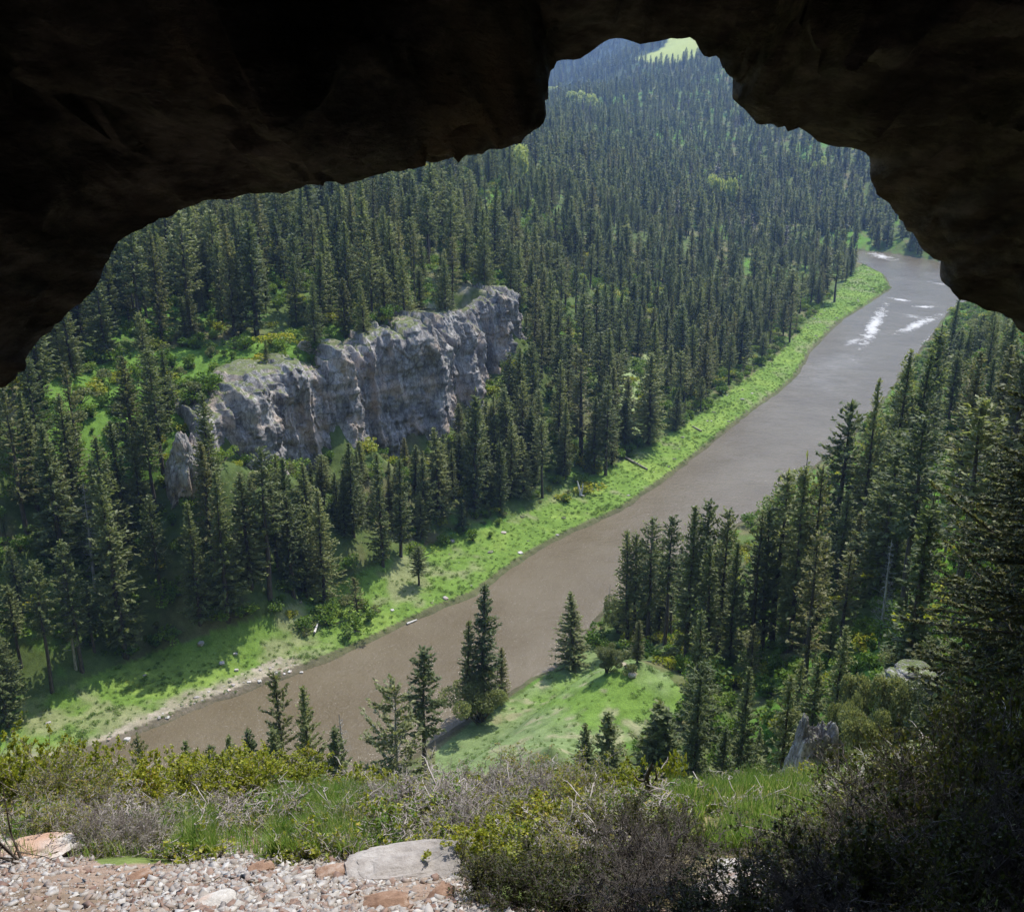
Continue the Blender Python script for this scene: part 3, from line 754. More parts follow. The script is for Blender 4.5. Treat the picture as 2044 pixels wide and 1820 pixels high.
def snag(seed, h=16., dens=1., brl=1.5, curl=.0, fine=True, mat='gray_bark'):
    r = np.random.default_rng(seed); g = Geo(); gb = Geo()
    zz = np.linspace(-.8, h, 12); ln = r.normal(0, .03, 2)
    tube(g, np.stack([ln[0] * zz, ln[1] * zz, zz], 1), np.interp(zz, [-1, h], [.012 * h + .04, .03]), 6)
    zc = np.linspace(h * .15, h * .98, 8); tube(gb, np.stack([ln[0] * zc, ln[1] * zc, zc], 1), np.full(8, .02), 4)
    z = h * .2
    while z < h * .98:
        t = z / h
        for k in range(max(1, int(3 * dens))):
            a = r.uniform(0, 2 * PI); L = brl * (1.15 - t) * r.uniform(.4, 1.2); up = r.uniform(-.3, .5)
            p0 = np.array([ln[0] * z, ln[1] * z, z]); d = np.array([math.cos(a), math.sin(a), up]); p1 = p0 + d * L * .5; p2 = p0 + d * L + np.array([0, 0, .25 * L * r.uniform(-.6, 1)])
            tube(gb, [p0, p1, p2], [.035, .022, .008], 3)
            if fine:
                for q in range(3):
                    uu = r.uniform(.1, .9); b = p1 + (p2 - p1) * uu; dd = unit(d + r.normal(0, .8, 3)) * L * .4
                    tube(gb, [b, b + dd], [.014, .006], 3)
        z += .38 * r.uniform(.6, 1.4)
    a, b = g.arr(); c, d = gb.arr()
    return dict(trunk=mesh('trunk', a, [(b, 0)], [M[mat]], True), crown=mesh('branches', c, [(d, 0)], [M[mat]]), h=h)
SN = [snag(31), snag(32, dens=1.5, brl=1.9), snag(33, h=12, dens=.8, brl=1.1)]

def bush(seed, R=1., h=1.2, n=900, card=.1, lobes=7, mat='leaf', twigm='bark', name='bush', twigs=14, flat=.25, round_=1.0):
    r = np.random.default_rng(seed); gt = Geo(); gc = Geo()
    lc = r.normal(0, .42, (lobes, 3)); lc[:, 2] = r.uniform(.35, .95, lobes); lc[:, 0] *= R; lc[:, 1] *= R; lc[:, 2] *= h
    rad = r.uniform(.3, .5, lobes) * R * round_
    for q in range(twigs):
        e = lc[q % lobes] + r.normal(0, .15, 3) * R
        m_ = e * .5 + r.normal(0, .08, 3) * R; m_[2] = e[2] * .45
        tube(gt, [(r.normal(0, .05) * R, r.normal(0, .05) * R, -.1), m_, e], [.03 * R, .02 * R, .007 * R], 4)
    k = r.integers(0, lobes, n); v = unit(r.normal(0, 1, (n, 3))); rad_ = rad[k] * r.uniform(.45, 1.08, n) ** .6
    c = lc[k] + v * rad_[:, None] * np.array([1, 1, .85]); c[:, 2] = np.abs(c[:, 2]) * 1. + .02
    d = unit(v + r.normal(0, .8, (n, 3))); s = unit(np.cross(d, r.normal(0, 1, (n, 3))))
    cards(gc, c, d, s, card * r.uniform(.6, 1.4, n), card * r.uniform(.25, .45, n))
    a, b = gt.arr(); e, f_ = gc.arr()
    return dict(stems=mesh('stems', a, [(b, 0)], [M[twigm]]), foliage=mesh('foliage', e, [(f_, 0)], [M[mat]]),
                both=mesh('bush_both', np.concatenate([a, e]), [(b, 0), (f_ + len(a), 1)], [M[twigm], M[mat]]), h=h)

def twiggy(seed, R=.7, h=.9, stems=22, sub=7, fine=4, leaves=900, leaf=.028, mat='yleaf', twigm='twig', spread=1., thick=1.):
    """a real shrub: arching stems, side twigs, small leaves along the outer twigs"""
    r = np.random.default_rng(seed); gt = Geo(); gc = Geo(); tips = []
    for i in range(stems):
        a = r.uniform(0, 2 * PI); sp = r.uniform(.15, 1.) * R * spread; H = h * r.uniform(.6, 1.05) * (1 - .3 * (sp / (R * spread)) ** 2)
        b0 = np.array([r.normal(0, .16) * R, r.normal(0, .16) * R, -.05])
        t = np.linspace(0, 1, 6)
        P_ = np.stack([b0[0] + math.cos(a) * sp * t ** 1.2, b0[1] + math.sin(a) * sp * t ** 1.2, b0[2] + H * t ** .8], 1) + r.normal(0, .022, (6, 3)) * np.array([[0], [1], [1], [1], [1], [1]])
        tube(gt, P_, np.linspace(.0065, .003, 6) * thick, 4)
        for j in range(sub):
            u = r.uniform(.25, 1.); k = min(int(u * 5), 4); p0 = P_[k] + (P_[k + 1] - P_[k]) * (u * 5 - k if k < 5 else 1)
            d = unit(P_[k + 1] - P_[k] + r.normal(0, .055, 3) * 4); L = r.uniform(.12, .34) * R
            d[2] += .1
            p1 = p0 + d * L * .5 + r.normal(0, .012, 3); p2 = p0 + d * L + r.normal(0, .03, 3)
            tube(gt, [p0, p1, p2], np.array([.0048, .0035, .002]) * thick, 3)
            tips.append((p1, p2))
            for q in range(fine):
                bb = p0 + (p2 - p0) * r.uniform(.2, 1); dd = unit(d + r.normal(0, .9, 3)) * r.uniform(.05, .16) * R
                tube(gt, [bb, bb + dd], np.array([.0028, .0015]) * thick, 3)
                tips.append((bb, bb + dd))
    ta = np.array([t[0] for t in tips]); tb = np.array([t[1] for t in tips])
    k = r.integers(0, len(tips), leaves); u = r.uniform(.1, 1.1, leaves)[:, None]
    c = ta[k] + (tb[k] - ta[k]) * u + r.normal(0, .012, (leaves, 3)); d = unit(r.normal(0, 1, (leaves, 3)) + np.array([0, 0, .4])); s = unit(np.cross(d, r.normal(0, 1, (leaves, 3))))
    cards(gc, c, d, s, leaf * r.uniform(.6, 1.5, leaves), leaf * r.uniform(.25, .5, leaves))
    a, b = gt.arr(); e, f_ = gc.arr()
    return dict(stems=mesh('twigs', a, [(b, 0)], [M[twigm]]), foliage=mesh('foliage', e, [(f_, 0)], [M[mat]]), h=h, R=R,
                both=mesh('shrub_both', np.concatenate([a, e]), [(b, 0), (f_ + len(a), 1)], [M[twigm], M[mat]]))

def tree_obj(name, pr, loc, h, rz, wide=1., label=None, cat='tree', group=None, parts=('trunk', 'crown'), pname=None):
    e = bpy.data.objects.new(name, None); C.objects.link(e); e.location = loc; e.empty_display_size = .5
    s = h / pr['h']; e.scale = (s * wide, s * wide, s); e.rotation_euler = (0, 0, rz)
    for k, p_ in enumerate(parts): link((pname or parts)[k], pr[p_], e)
    return tag(e, label, cat, group)

# ------------------------------------------------------------------ trees placed one by one: (px, foot, tip row, variety, width, label)
NB = 'conifers on the near bank below the cave'
HAND = [
 (482, -92, 1460, 5, 1.2, 'small dark conifer tip just over the yellow bushes, left of its broader twin'),
 (521, -91, 1452, 1, 1.25, 'small dense conifer right of its slimmer twin, in front of the brown river'),
 (395, -90, 1474, 5, 1.1, 'tiny reddish conifer tip peeking over the yellow bushes against the water'),
 (432, -90, 1486, 2, 1.2, 'tiniest conifer tip poking from the bushes into the brown water'),
 (311, -88, 1462, 4, .9, 'thin scruffy conifer tip over the yellow bushes near the gravel bar'),
 (586, -92, 1338, 4, 1.1, 'ragged tall conifer with long side branch near its top, first of the riverside pair'),
 (628, -91, 1370, 0, .95, 'slim tall conifer, second of the riverside pair, nearer the middle of the river'),
 (570, -89, 1450, 1, 1.2, 'short conifer at the foot of the ragged tall riverside pair'),
 (685, -90, 1448, 1, 1.3, 'short dark conifer in front of the thin grey half-dead tree by the water'),
 (846, -91, 1292, 7, 1.15, 'lone conifer with bare lower trunk standing beside the spur meadow'),
 (962, 1425, 1168, 2, 1.3, 'tallest dark conifer at the river end of the green spur meadow'),
 (932, 1435, 1238, 2, 1.15, 'narrower dark conifer leaning against the tallest one on the spur'),
 (1143, 1328, 1180, 5, 1.75, 'broad dark conical tree alone at the tip of the spur by the water'),
 (1002, 1405, 1290, 6, 1.3, 'low grey-green conifer behind the tallest spur tree'),
 (1272, 1322, 1235, 6, 1.5, 'squat grey-green conifer at the crest of the spur by the trail'),
 (1252, 1290, 1058, 2, 1.1, 'slender dark conifer first in the stand where the spur meets the forest'),
 (1266, 1285, 1062, 7, 1., 'thin conifer second in the stand beside the spur'),
 (1292, 1285, 1030, 3, 1.1, 'tall blunt-topped conifer third in the stand beside the spur'),
 (1327, 1290, 1032, 7, 1.05, 'tall conifer with bare lower trunk, river showing on its far side'),
 (1368, 1310, 1010, 0, 1.15, 'dense tall conifer heading the second clump of the near bank stand'),
 (1392, 1300, 995, 7, 1., 'highest thin conifer of the second clump, tip in mid river'),
 (1432, 1300, 1012, 7, 1., 'isolated slim conifer tip against the river before the treeline dips'),
 (1412, 1330, 1075, 2, 1.1, 'mid-sized conifer below the slim isolated tip over the river'),
 (1454, 1330, 1082, 0, 1., 'conifer in the dip of the near bank treeline'),
 (1496, 1320, 1020, 4, 1., 'leaning olive conifer between the dip and the two spiky tips'),
 (1520, 1310, 1012, 2, 1., 'dark conifer just below the two spiky tips over the river'),
 (1537, 1290, 935, 3, 1.3, 'ragged wide-branched conifer with spiky tip over the river'),
 (1577, 1300, 900, 9, 1., 'tall spiky conifer with a needle-thin leader over the river'),
 (1608, 1290, 930, 4, 1., 'sparse conifer right after the needle-thin leader, over the river'),
 (1656, 1160, 797, 3, 1.25, 'bushy-armed conifer with a long low branch over the river'),
 (1709, 1140, 752, 5, .8, 'dense pyramid-shaped conifer one down from the highest clump'),
 (1765, 1080, 698, 1, 1.1, 'broad dark conifer of the high pair rising over the upper river'),
 (1795, 1070, 697, 2, .9, 'slim conifer of the high pair rising over the upper river'),
 (1832, 960, 636, 9, 1.3, 'thin dark conifer with its tip by the white rapids'),
 (1886, 760, 590, 5, 1., 'small dark cone-shaped conifer by the far water under the cave lip'),
 (1170, -80, 1446, 5, 1.6, 'small conifer first below the spur meadow'),
 (1218, -78, 1416, 5, 1.7, 'dense conifer second below the spur meadow'),
 (1282, -76, 1384, 2, 1.7, 'tall dark conifer of the pair standing against the spur meadow'),
 (1318, -75, 1398, 2, 1.7, 'second dark conifer of the pair standing against the spur meadow'),
 (1378, -80, 1350, 0, 1., 'conifer at the edge where meadow turns to forest'),
 (1425, -74, 1448, 1, 1.1, 'round-topped conifer over the grassy rim'),
 (1470, -84, 1330, 0, 1., 'straight conifer behind the round-topped one over the rim'),
 (1545, -66, 1345, 1, 1., 'dark conifer left of the mossy rock pinnacle'),
 (1600, -72, 1300, 2, 1.1, 'tall dark conifer rising behind the mossy rock pinnacle'),
 (1655, -80, 1245, 0, 1.1, 'tall conifer behind the junipers above the pinnacle'),
 (1910, 1000, 700, 6, 1.2, 'olive conifer at the shaded forest edge under the cave lip'),
 (1665, 603, 500, 7, 1.6, 'lone dark conifer standing out on the grass of the far upper bank'),
 (1208, 948, 765, 3, 1.2, 'conifer stepping out on the grass beside the white driftwood'),
 (836, 1168, 1088, 3, 2.0, 'small crooked conifer alone on the grassy far bank'),
 (714, 1230, 1150, 4, 2.0, 'scruffy small conifer on the far bank grass among leafy bushes'),
 (648, 1205, 975, 1, 1.2, 'large conifer at the forest front with the long shadow on the grass'),
 (540, 1195, 895, 7, 1.15, 'tall conifer with trunk showing in front of the cliff'),
 (585, 1190, 915, 0, 1., 'tall conifer in front of the cliff, next to the one with visible trunk'),
 (765, 1130, 905, 0, 1., 'conifer under the middle of the limestone cliff'),
 (800, 1110, 915, 2, 1.2, 'dark conifer pair-mate under the cliff middle at the bank edge'),
 (250, 1310, 945, 0, 1.15, 'tall conifer below the stubby outcrop'),
 (455, 1235, 940, 0, 1.1, 'tall conifer between the outcrop and the banded cliff face'),
 (400, 1245, 1000, 1, 1., 'bushy conifer at the bank edge below the outcrop'),
 (165, 1340, 1075, 3, 1., 'conifer with thin crown at the bank edge near the leaning snag'),
 (105, 1380, 1120, 7, 1., 'thin conifer with long bare trunk near the low end of the bank'),
 (15, 1450, 1195, 1, 1.2, 'big dense conifer cut by the picture edge at the low end of the bank'),
 (-10, 1440, 1230, 6, 1.2, 'olive conifer half out of view at the low end of the bank'),
]
placed = []
for (px, b, pt, v, wd, lab) in HAND:
    x, y, z, h = base_top(px, b, pt)
    print('HAND', px, round(y), round(z, 1), round(h, 1)); 
    far_side = px < 1230 and b > 0 and b < 1460 and not (930 <= px <= 1010 and b > 1390) or px == 1665
    if px in (1143, 1002): far_side = False
    tree_obj('conifer', CON[v], (x, y, z - .2), h, rng.uniform(0, 6.28), wd, lab, 'conifer', 'conifers of the far bank forest' if far_side else NB)
    placed.append((x, y))
def dead(px, b, pt, v, wd, lab, mat=None):
    x, y, z, h = base_top(px, b, pt)
    tree_obj('dead_tree', SN[v], (x, y, z - .2), h, rng.uniform(0, 6.28), wd, lab, 'dead tree', 'dead grey trees', parts=('trunk', 'crown'), pname=('trunk', 'branches')); placed.append((x, y))
dead(152, 1335, 1120, 0, 1.1, 'leaning silver snag in the forest front at the low end of the far bank')
dead(1755, 1290, 1075, 1, 1.1, 'pale grey dead tree with fine branches inside the near forest')
dead(1842, 1190, 985, 0, .9, 'thin bare trunk in front of the bright green glade')
dead(1706, 1120, 920, 1, 1.2, 'greyish bare tree among the near bank conifers below the pyramid-shaped one')
dead(705, -91, 1422, 1, 1.1, 'thin grey half-dead tree rising from the bushes against the water')
dead(1215, 1218, 1165, 2, 1., 'tiny bare sapling at the water line beside the spur')
dead(190, 1180, 960, 1, 1., 'grey leafless tree in the forest below the stubby outcrop')
dead(1885, 1120, 930, 1, 1.1, 'bushy grey dead tree at the upper edge of the bright green glade')
dead(1632, 1230, 1065, 0, 1., 'slim grey snag in the middle of the near bank forest')
dead(1945, 1000, 850, 1, 1.2, 'grey bare tree at the shaded forest edge above the glade')

# ------------------------------------------------------------------ forest fill
SIL = [(1150, 1600), (1225, 1600), (1226, 1075), (1260, 1065), (1290, 1050), (1325, 1050), (1345, 1120), (1365, 1030), (1400, 1020), (1430, 1050), (1470, 1085), (1500, 1040), (1520, 1060), (1540, 1050), (1600, 1050), (1640, 1000), (1660, 900), (1700, 850), (1725, 830), (1750, 770), (1790, 760), (1830, 740), (1850, 690), (1885, 640), (1900, 640), (1950, 600), (2300, 600)]
P_CLIFFVIEW = [(412, 850), (520, 765), (690, 700), (780, 655), (880, 640), (960, 590), (1030, 585), (1028, 700), (955, 775), (893, 865), (840, 890), (780, 905), (700, 885), (640, 930), (560, 930), (520, 930), (430, 925)]
P_OUTVIEW = [(330, 850), (405, 850), (418, 940), (350, 960)]
OPEN_TOP = [(px, py) for px, py in OP if -101 <= px <= 2300 and py < 1600 and not (px > 2060 and py > 1100)] + [(2300, 2100), (-300, 2100), (-250, 1200)]
clx = np.array([c[0] for c in CLW]); cly = np.array([c[1] for c in CLW])

def gen(step, ymin, ymax, jit, seed):
    r = np.random.default_rng(seed); out = []
    xs = np.arange(-ymax * .62 - 20, ymax * .62 + 20, step); ys = np.arange(ymin, ymax, step)
    X_, Y_ = np.meshgrid(xs, ys); X_ = X_ + r.uniform(-jit, jit, X_.shape) * step; Y_ = Y_ + r.uniform(-jit, jit, Y_.shape) * step
    X_ = X_.ravel(); Y_ = Y_.ravel()
    k = np.abs(X_) < Y_ * .60 + 25
    return X_[k], Y_[k]
def cand(step, y0, y1, seed):
    x, y = gen(step, y0, y1, .5, seed)
    z = np.concatenate([terrain(x[i:i + 50000], y[i:i + 50000]) for i in range(0, len(x), 50000)]) if len(x) else np.array([])
    return x, y, z
tx, ty, tz = [np.concatenate(a) for a in zip(cand(4.7, 42, 215, 104), cand(5.6, 215, 330, 100), cand(7.0, 330, 800, 101), cand(9.5, 800, 1500, 102), cand(14, 1500, 3300, 103), cand(4.4, 116, 240, 105))]
extra = np.arange(len(tx)) >= len(tx) - len(cand(4.4, 116, 240, 105)[0])
r = np.random.default_rng(55)
hh = r.normal(16.5, 4.2, len(tx)).clip(7, 27); hh = np.where(ty > 1500, hh * 1.15, hh)
hh *= np.interp(ty, [100, 260, 400], [1.02, .92, .80])
young = r.random(len(tx)) < .14; hh = np.where(young, hh * r.uniform(.3, .6, len(tx)), hh)
ppx, ppy, dep = proj(tx, ty, tz); _, ptp, _ = proj(tx, ty, tz + hh)
keep = (ppx > -140) & (ppx < 2190) & (ptp < 1700) & (ppy > 60)
# the forest is seen through the cave mouth only
ok = np.zeros(len(tx), bool)
for f_ in (0, .5, 1.):
    for dx in (-45, 0, 45):
        ok |= in_poly(ppx + dx, ppy * (1 - f_) + ptp * f_ + 0, OPEN_TOP) | in_poly(ppx + dx, ptp + 60, OPEN_TOP)
keep &= ok
insr = in_poly(tx, ty, RIVER); dr = np.full(len(tx), 1e9); m = ty < 1200; dr[m] = seg_dist(tx[m], ty[m], RIVER)
keep &= ~insr & (dr > 3)
# which side
cl_line = LW
near_side = np.zeros(len(tx), bool)
NSP = [(RW[k][0], RW[k][1]) for k in range(9, len(RW))] + [(-400, 20), (400, 20), (700, 300), (420, 450)]
near_side = in_poly(tx, ty, NSP)
far_s = ~near_side
nz = fbm(tx / 22, ty / 22, octv=3, seed=110)
dens = np.ones(len(tx)); 
dens *= np.where(far_s & (nz < -.18) & (ty < 520), np.where(ty < 200, .6, .35), 1.); dens *= np.where(near_side, np.where(nz < -.05, .4, .85), 1.)
keep &= ~(in_poly(ppx, ppy, P_BANK) & far_s)
keep &= ~(in_poly(ppx, ppy, P_MEADOW) & (ty > 1000))
dens = np.where(in_poly(ppx, ppy, P_GLADE), .12, dens); dens = np.where(in_poly(ppx, ppy, P_LGLADE) & far_s, .42, dens)
dens = np.where(in_poly(ppx, ppy, P_GAP) & far_s, .2, dens); dens = np.where(in_poly(ppx, ppy, P_CLIFFTOP) & far_s, .5, dens)
# cliff footprint and view
dcl = np.full(len(tx), 1e9); m = (ty < 330); dcl[m] = seg_dist(tx[m], ty[m], list(zip(clx, cly)), closed=False)
cz = tz
behind = np.interp(ppx, [c[0] for c in CL], [c[1] for c in CL]) < ty
keep &= ~((dcl < 4.5) & (ty < 270) & far_s)
infront = far_s & ~behind & (ppx > 380) & (ppx < 1035) & (ty < 260)
keep &= ~(extra & ~(infront & (ppy > 900) & (dcl > 6)))
hmax_ok = ~(in_poly(ppx, ptp + 26, P_CLIFFVIEW) | in_poly(ppx, (ptp * .75 + ppy * .25), P_CLIFFVIEW))
# shorten the trees that would hide the cliff face, drop those that stay too tall
for it in range(4):
    bad = infront & ~hmax_ok
    hh = np.where(bad, hh * .82, hh); _, ptp, _ = proj(tx, ty, tz + hh)
    keep &= ~(extra & ~(infront & (ppy > 900) & (dcl > 6)))
hmax_ok = ~(in_poly(ppx, ptp + 26, P_CLIFFVIEW) | in_poly(ppx, (ptp * .75 + ppy * .25), P_CLIFFVIEW))
keep &= ~(infront & ~hmax_ok & (r.random(len(tx)) < np.where(ppx < 500, .6, .9)))
keep &= ~(far_s & (ty < 160) & (in_poly(ppx, ptp, P_OUTVIEW) | in_poly(ppx, ppy * .5 + ptp * .5, P_OUTVIEW)))
# near bank: keep the river and the spur open
sil = np.interp(ppx, [a for a, b in SIL], [b for a, b in SIL])
sill = np.interp(ppx - 22, [a for a, b in SIL], [b for a, b in SIL]); silr = np.interp(ppx + 22, [a for a, b in SIL], [b for a, b in SIL])
for it in range(3):
    bad = near_side & (ptp < np.maximum(sil, np.minimum(sill, silr)) + 8)
    hh = np.where(bad, hh * .85, hh); _, ptp, _ = proj(tx, ty, tz + hh)
keep &= ~(near_side & (ptp < np.maximum(np.maximum(sil, sill), silr - 40) + 6))
keep &= ~(near_side & (ppx < 1180))
sp = np.zeros(len(tx), bool)
for f_ in (0, .25, .5, .75, 1.):
    for dx in (-18, 18): sp |= in_poly(ppx + dx, ppy * (1 - f_) + ptp * f_, P_SPUR)
keep &= ~(near_side & sp & (ppx < 1372))
gl = in_poly(ppx, ppy * .4 + ptp * .6, P_GLADE)
gl |= in_poly(ppx, ppy * .75 + ptp * .25, P_GLADE) | in_poly(ppx, ptp, P_GLADE); dens = np.where(gl & near_side, dens * .22, dens)
P_PINN = [(1545, 1440), (1670, 1440), (1690, 1640), (1540, 1640)]
P_JUN = [(1640, 1230), (2044, 1200), (2044, 1600), (1640, 1600)]
keep &= ~(near_side & (ty < 64) & (ppx > 1520))
keep &= ~(near_side & (ty < 56))
keep &= ~(near_side & (ppx > 1530) & (ppx < 1680) & (ptp > 1400))
keep &= r.random(len(tx)) < dens
pl = np.array(placed)
for a, b in pl: keep &= np.hypot(tx - a, ty - b) > 2.6
tx, ty, tz, hh, ppx, ppy, ptp, near_side = [a[keep] for a in (tx, ty, tz, hh, ppx, ppy, ptp, near_side)]
size = ppy - ptp
vis = (ppx > 5) & (ppx < 2040) & (ptp < 1590) & in_poly(ppx, (ptp * .7 + ppy * .3), OPEN_TOP + [(2044, 1700), (0, 1700)])
vis &= (ppx < 1885) | (ppy < 900) | (r.random(len(tx)) < .2)
order = np.argsort(-(size * vis))
NH = 298 - len(HAND)
heroes = order[:NH]; rest = order[NH:]
print('TREES', len(tx), 'hero', len(heroes), 'min size', size[heroes[-1]])
def zone(i):
    x, y = ppx[i], ppy[i]
    if near_side[i]:
        if y < 1150: return 'dark conifer in the upper part of the near bank forest, toward the rapids', 'conifers of the near bank upstream'
        if x < 1600: return 'green conifer in the near bank forest between the spur meadow and the glade', 'conifers of the near bank between spur and glade'
        return 'conifer on the near slope behind the junipers and the rock pinnacle', 'conifers of the near slope behind the junipers'
    if x > 1035: return 'dark conifer in the far bank forest upstream of the cliff', 'conifers of the far bank upstream of the cliff'
    if 430 < x <= 1035 and ty[i] < 240 and y > 860: return 'conifer in the belt between the far grassy bank and the limestone cliff', 'conifers between bank and cliff'
    if y > 950: return 'conifer on the slope below and beside the stubby outcrop', 'conifers below the outcrop'
    return 'conifer on the slope above the limestone cliff', 'conifers above the cliff'
for i in heroes:
    v = int(r.integers(0, 10)); lab, grp = zone(i)
    tree_obj('conifer', CON[v], (tx[i], ty[i], tz[i] - .2), hh[i], r.uniform(0, 6.28), r.uniform(1.05, 1.5), lab, 'conifer', grp)

def scatter(name, pts, scl, rot, idx, protos, kind='stuff', label=None):
    """one object: its points carry copies of the given meshes"""
    me = bpy.data.meshes.new(name); me.vertices.add(len(pts)); me.vertices.foreach_set('co', np.asarray(pts, np.float32).ravel())
    a = me.attributes.new('scl', 'FLOAT_VECTOR', 'POINT'); a.data.foreach_set('vector', np.asarray(scl, np.float32).ravel())
    a = me.attributes.new('rot', 'FLOAT_VECTOR', 'POINT'); a.data.foreach_set('vector', np.asarray(rot, np.float32).ravel())
    a = me.attributes.new('idx', 'INT', 'POINT'); a.data.foreach_set('value', np.asarray(idx, np.int32))
    o = link(name, me)
    ng = bpy.data.node_groups.new(name, 'GeometryNodeTree')
    ng.interface.new_socket('Geometry', in_out='INPUT', socket_type='NodeSocketGeometry'); ng.interface.new_socket('Geometry', in_out='OUTPUT', socket_type='NodeSocketGeometry')
    n = ng.nodes; gi = n.new('NodeGroupInput'); gout = n.new('NodeGroupOutput')
    iop = n.new('GeometryNodeInstanceOnPoints'); iop.inputs['Pick Instance'].default_value = True
    g2 = n.new('GeometryNodeGeometryToInstance')
    for m_ in reversed(protos):
        po = bpy.data.objects.new(name + '_source', m_)
        oi = n.new('GeometryNodeObjectInfo'); oi.inputs['Object'].default_value = po
        gg = n.new('GeometryNodeGeometryToInstance'); ng.links.new(oi.outputs['Geometry'], gg.inputs[0])
        if m_ is protos[-1]: j_ = n.new('GeometryNodeJoinGeometry')
        ng.links.new(gg.outputs[0], j_.inputs[0])
    ng.links.new(j_.outputs[0], iop.inputs['Instance'])
    def attr(nm, typ):
        q = n.new('GeometryNodeInputNamedAttribute'); q.data_type = typ; q.inputs['Name'].default_value = nm
        return q.outputs['Attribute']
    ng.links.new(gi.outputs[0], iop.inputs['Points']); ng.links.new(attr('idx', 'INT'), iop.inputs['Instance Index'])
    ng.links.new(attr('rot', 'FLOAT_VECTOR'), iop.inputs['Rotation']); ng.links.new(attr('scl', 'FLOAT_VECTOR'), iop.inputs['Scale'])
    ng.links.new(iop.outputs[0], gout.inputs[0])
    md = o.modifiers.new('copies', 'NODES'); md.node_group = ng
    tag(o, label, kind=kind)
    return o

def put(name, x, y, z, h, protos, idx, wide, label, sink=.2, tilt=.0):
    n = len(x); s = h / np.array([p['h'] for p in protos])[idx]
    scl = np.stack([s * wide, s * wide, s], 1)
    rot = np.stack([r.normal(0, tilt, n) if tilt else np.zeros(n), r.normal(0, tilt, n) if tilt else np.zeros(n), r.uniform(0, 6.28, n)], 1)
    return scatter(name, np.stack([x, y, z - sink], 1), scl, rot, idx, [p['both'] for p in protos], label=label)
mid = rest[ty[rest] < 520]; far = rest[ty[rest] >= 520]
put('forest', tx[mid], ty[mid], tz[mid], hh[mid], CON, r.integers(0, 10, len(mid)), r.uniform(1.15, 1.75, len(mid)), 'dense conifer forest covering the slopes on both sides of the river')
put('forest', tx[far], ty[far], tz[far], hh[far], FARC, r.choice(6, len(far), p=[.2, .2, .2, .19, .18, .03]), r.uniform(1.3, 1.9, len(far)), 'distant conifer forest fading to blue in the top of the cave mouth')

# broadleaf trees far off
BL = [bush(200 + k, R=4., h=7., n=1500, card=.75, lobes=9, mat='pale_leaf', round_=1.) for k in range(3)]
for (px, b, pt, w_, lab) in [(1438, 384, 352, 1., 'single pale yellow-green round tree deep in the far forest'), (1462, 388, 366, .6, 'smaller pale tree tucked against the single round one deep in the far forest'),
                             (1106, 228, 180, 1.2, 'pale leafy tree nearest the cave edge in the far cluster'), (1150, 222, 190, 1.1, 'pale leafy tree in the middle of the far cluster'), (1180, 226, 196, .8, 'pale leafy tree at the open end of the far cluster'),
                             (1640, 345, 315, .8, 'pale olive tree in the far side valley under the cave lip'), (1040, 322, 302, .9, 'pale bright tree touching the cave lip above the forest')]:
    x, y, z = by_top(px, pt - 4, 19.); tree_obj('broadleaf_tree', BL[int(rng.integers(0, 3))], (x, y, z), 19., rng.uniform(0, 6), w_ * .62 * (1 if y < 900 else 1.25), lab, 'broadleaf tree', 'pale broadleaf trees in the far forest', parts=('stems', 'foliage'), pname=('trunk', 'crown'))

# ------------------------------------------------------------------ undergrowth
UB = [bush(300, R=1.1, h=1.5, n=420, card=.26, lobes=7), bush(301, R=1.3, h=1.2, n=420, card=.26, lobes=8), bush(302, R=.9, h=1.8, n=360, card=.24, lobes=6, mat='cover'), bush(303, R=1.2, h=1.1, n=360, card=.26, lobes=7, mat='yleaf'), bush(304, R=1.1, h=1.4, n=380, card=.24, lobes=7, mat='juniper')]
x, y = gen(2.3, 45, 430, .5, 120); z = terrain(x, y); qx, qy, _ = proj(x, y, z)
k = ~in_poly(x, y, RIVER) & (seg_dist(x, y, RIVER) > 2) & in_poly(qx, qy, OPEN_TOP + [(2044, 1700), (0, 1700)])
nzz = fbm(x / 10, y / 10, octv=3, seed=121)
pr_ = np.full(len(x), .45) + .4 * (nzz > .05)
inb = in_poly(qx, qy, P_BANK); pr_ = np.where(inb, .0, pr_); pr_ = np.where(in_poly(qx, qy, P_LGLADE), .75, pr_); pr_ = np.where((qx > 1230) & (y < 200), .62, pr_); pr_ = np.where(in_poly(qx, qy, P_GLADE), .9, pr_)
pr_ = np.where(in_poly(qx, qy, P_SPUR), .015, pr_); pr_ = np.where(in_poly(qx, qy, P_CLIFFTOP), .3, pr_)
BB = [[(660, 1215), (760, 1170), (770, 1230), (690, 1280), (600, 1300), (590, 1270)], [(930, 1050), (1010, 1020), (1000, 1070), (950, 1090)], [(820, 1100), (900, 1075), (900, 1100), (830, 1130)], [(1215, 870), (1300, 850), (1290, 900), (1230, 930)], [(1100, 980), (1190, 950), (1180, 985), (1120, 1010)], [(480, 1240), (620, 1180), (640, 1210), (520, 1260)]]
for b_ in BB: pr_ = np.where(in_poly(qx, qy, b_), .62, pr_)
k &= r.random(len(x)) < pr_
dcf = seg_dist(x, y, list(zip(clx, cly)), closed=False); bh = (np.interp(qx, [c[0] for c in CL], [c[1] for c in CL]) < y) & (y < 270) & (qx > 385) & (qx < 1025)
k &= ~((dcf < 2.5) & (y < 270)); z = z + np.where(bh & (dcf < 12), .9, 0)
k &= (y > 58) | (qx > 1150)
x, y, z, qx, qy = x[k], y[k], z[k], qx[k], qy[k]; n = len(x)
w5 = r.choice(5, n, p=[.34, .28, .16, .1, .12])
w5 = np.where(in_poly(qx, qy, P_SPUR), 4, w5)
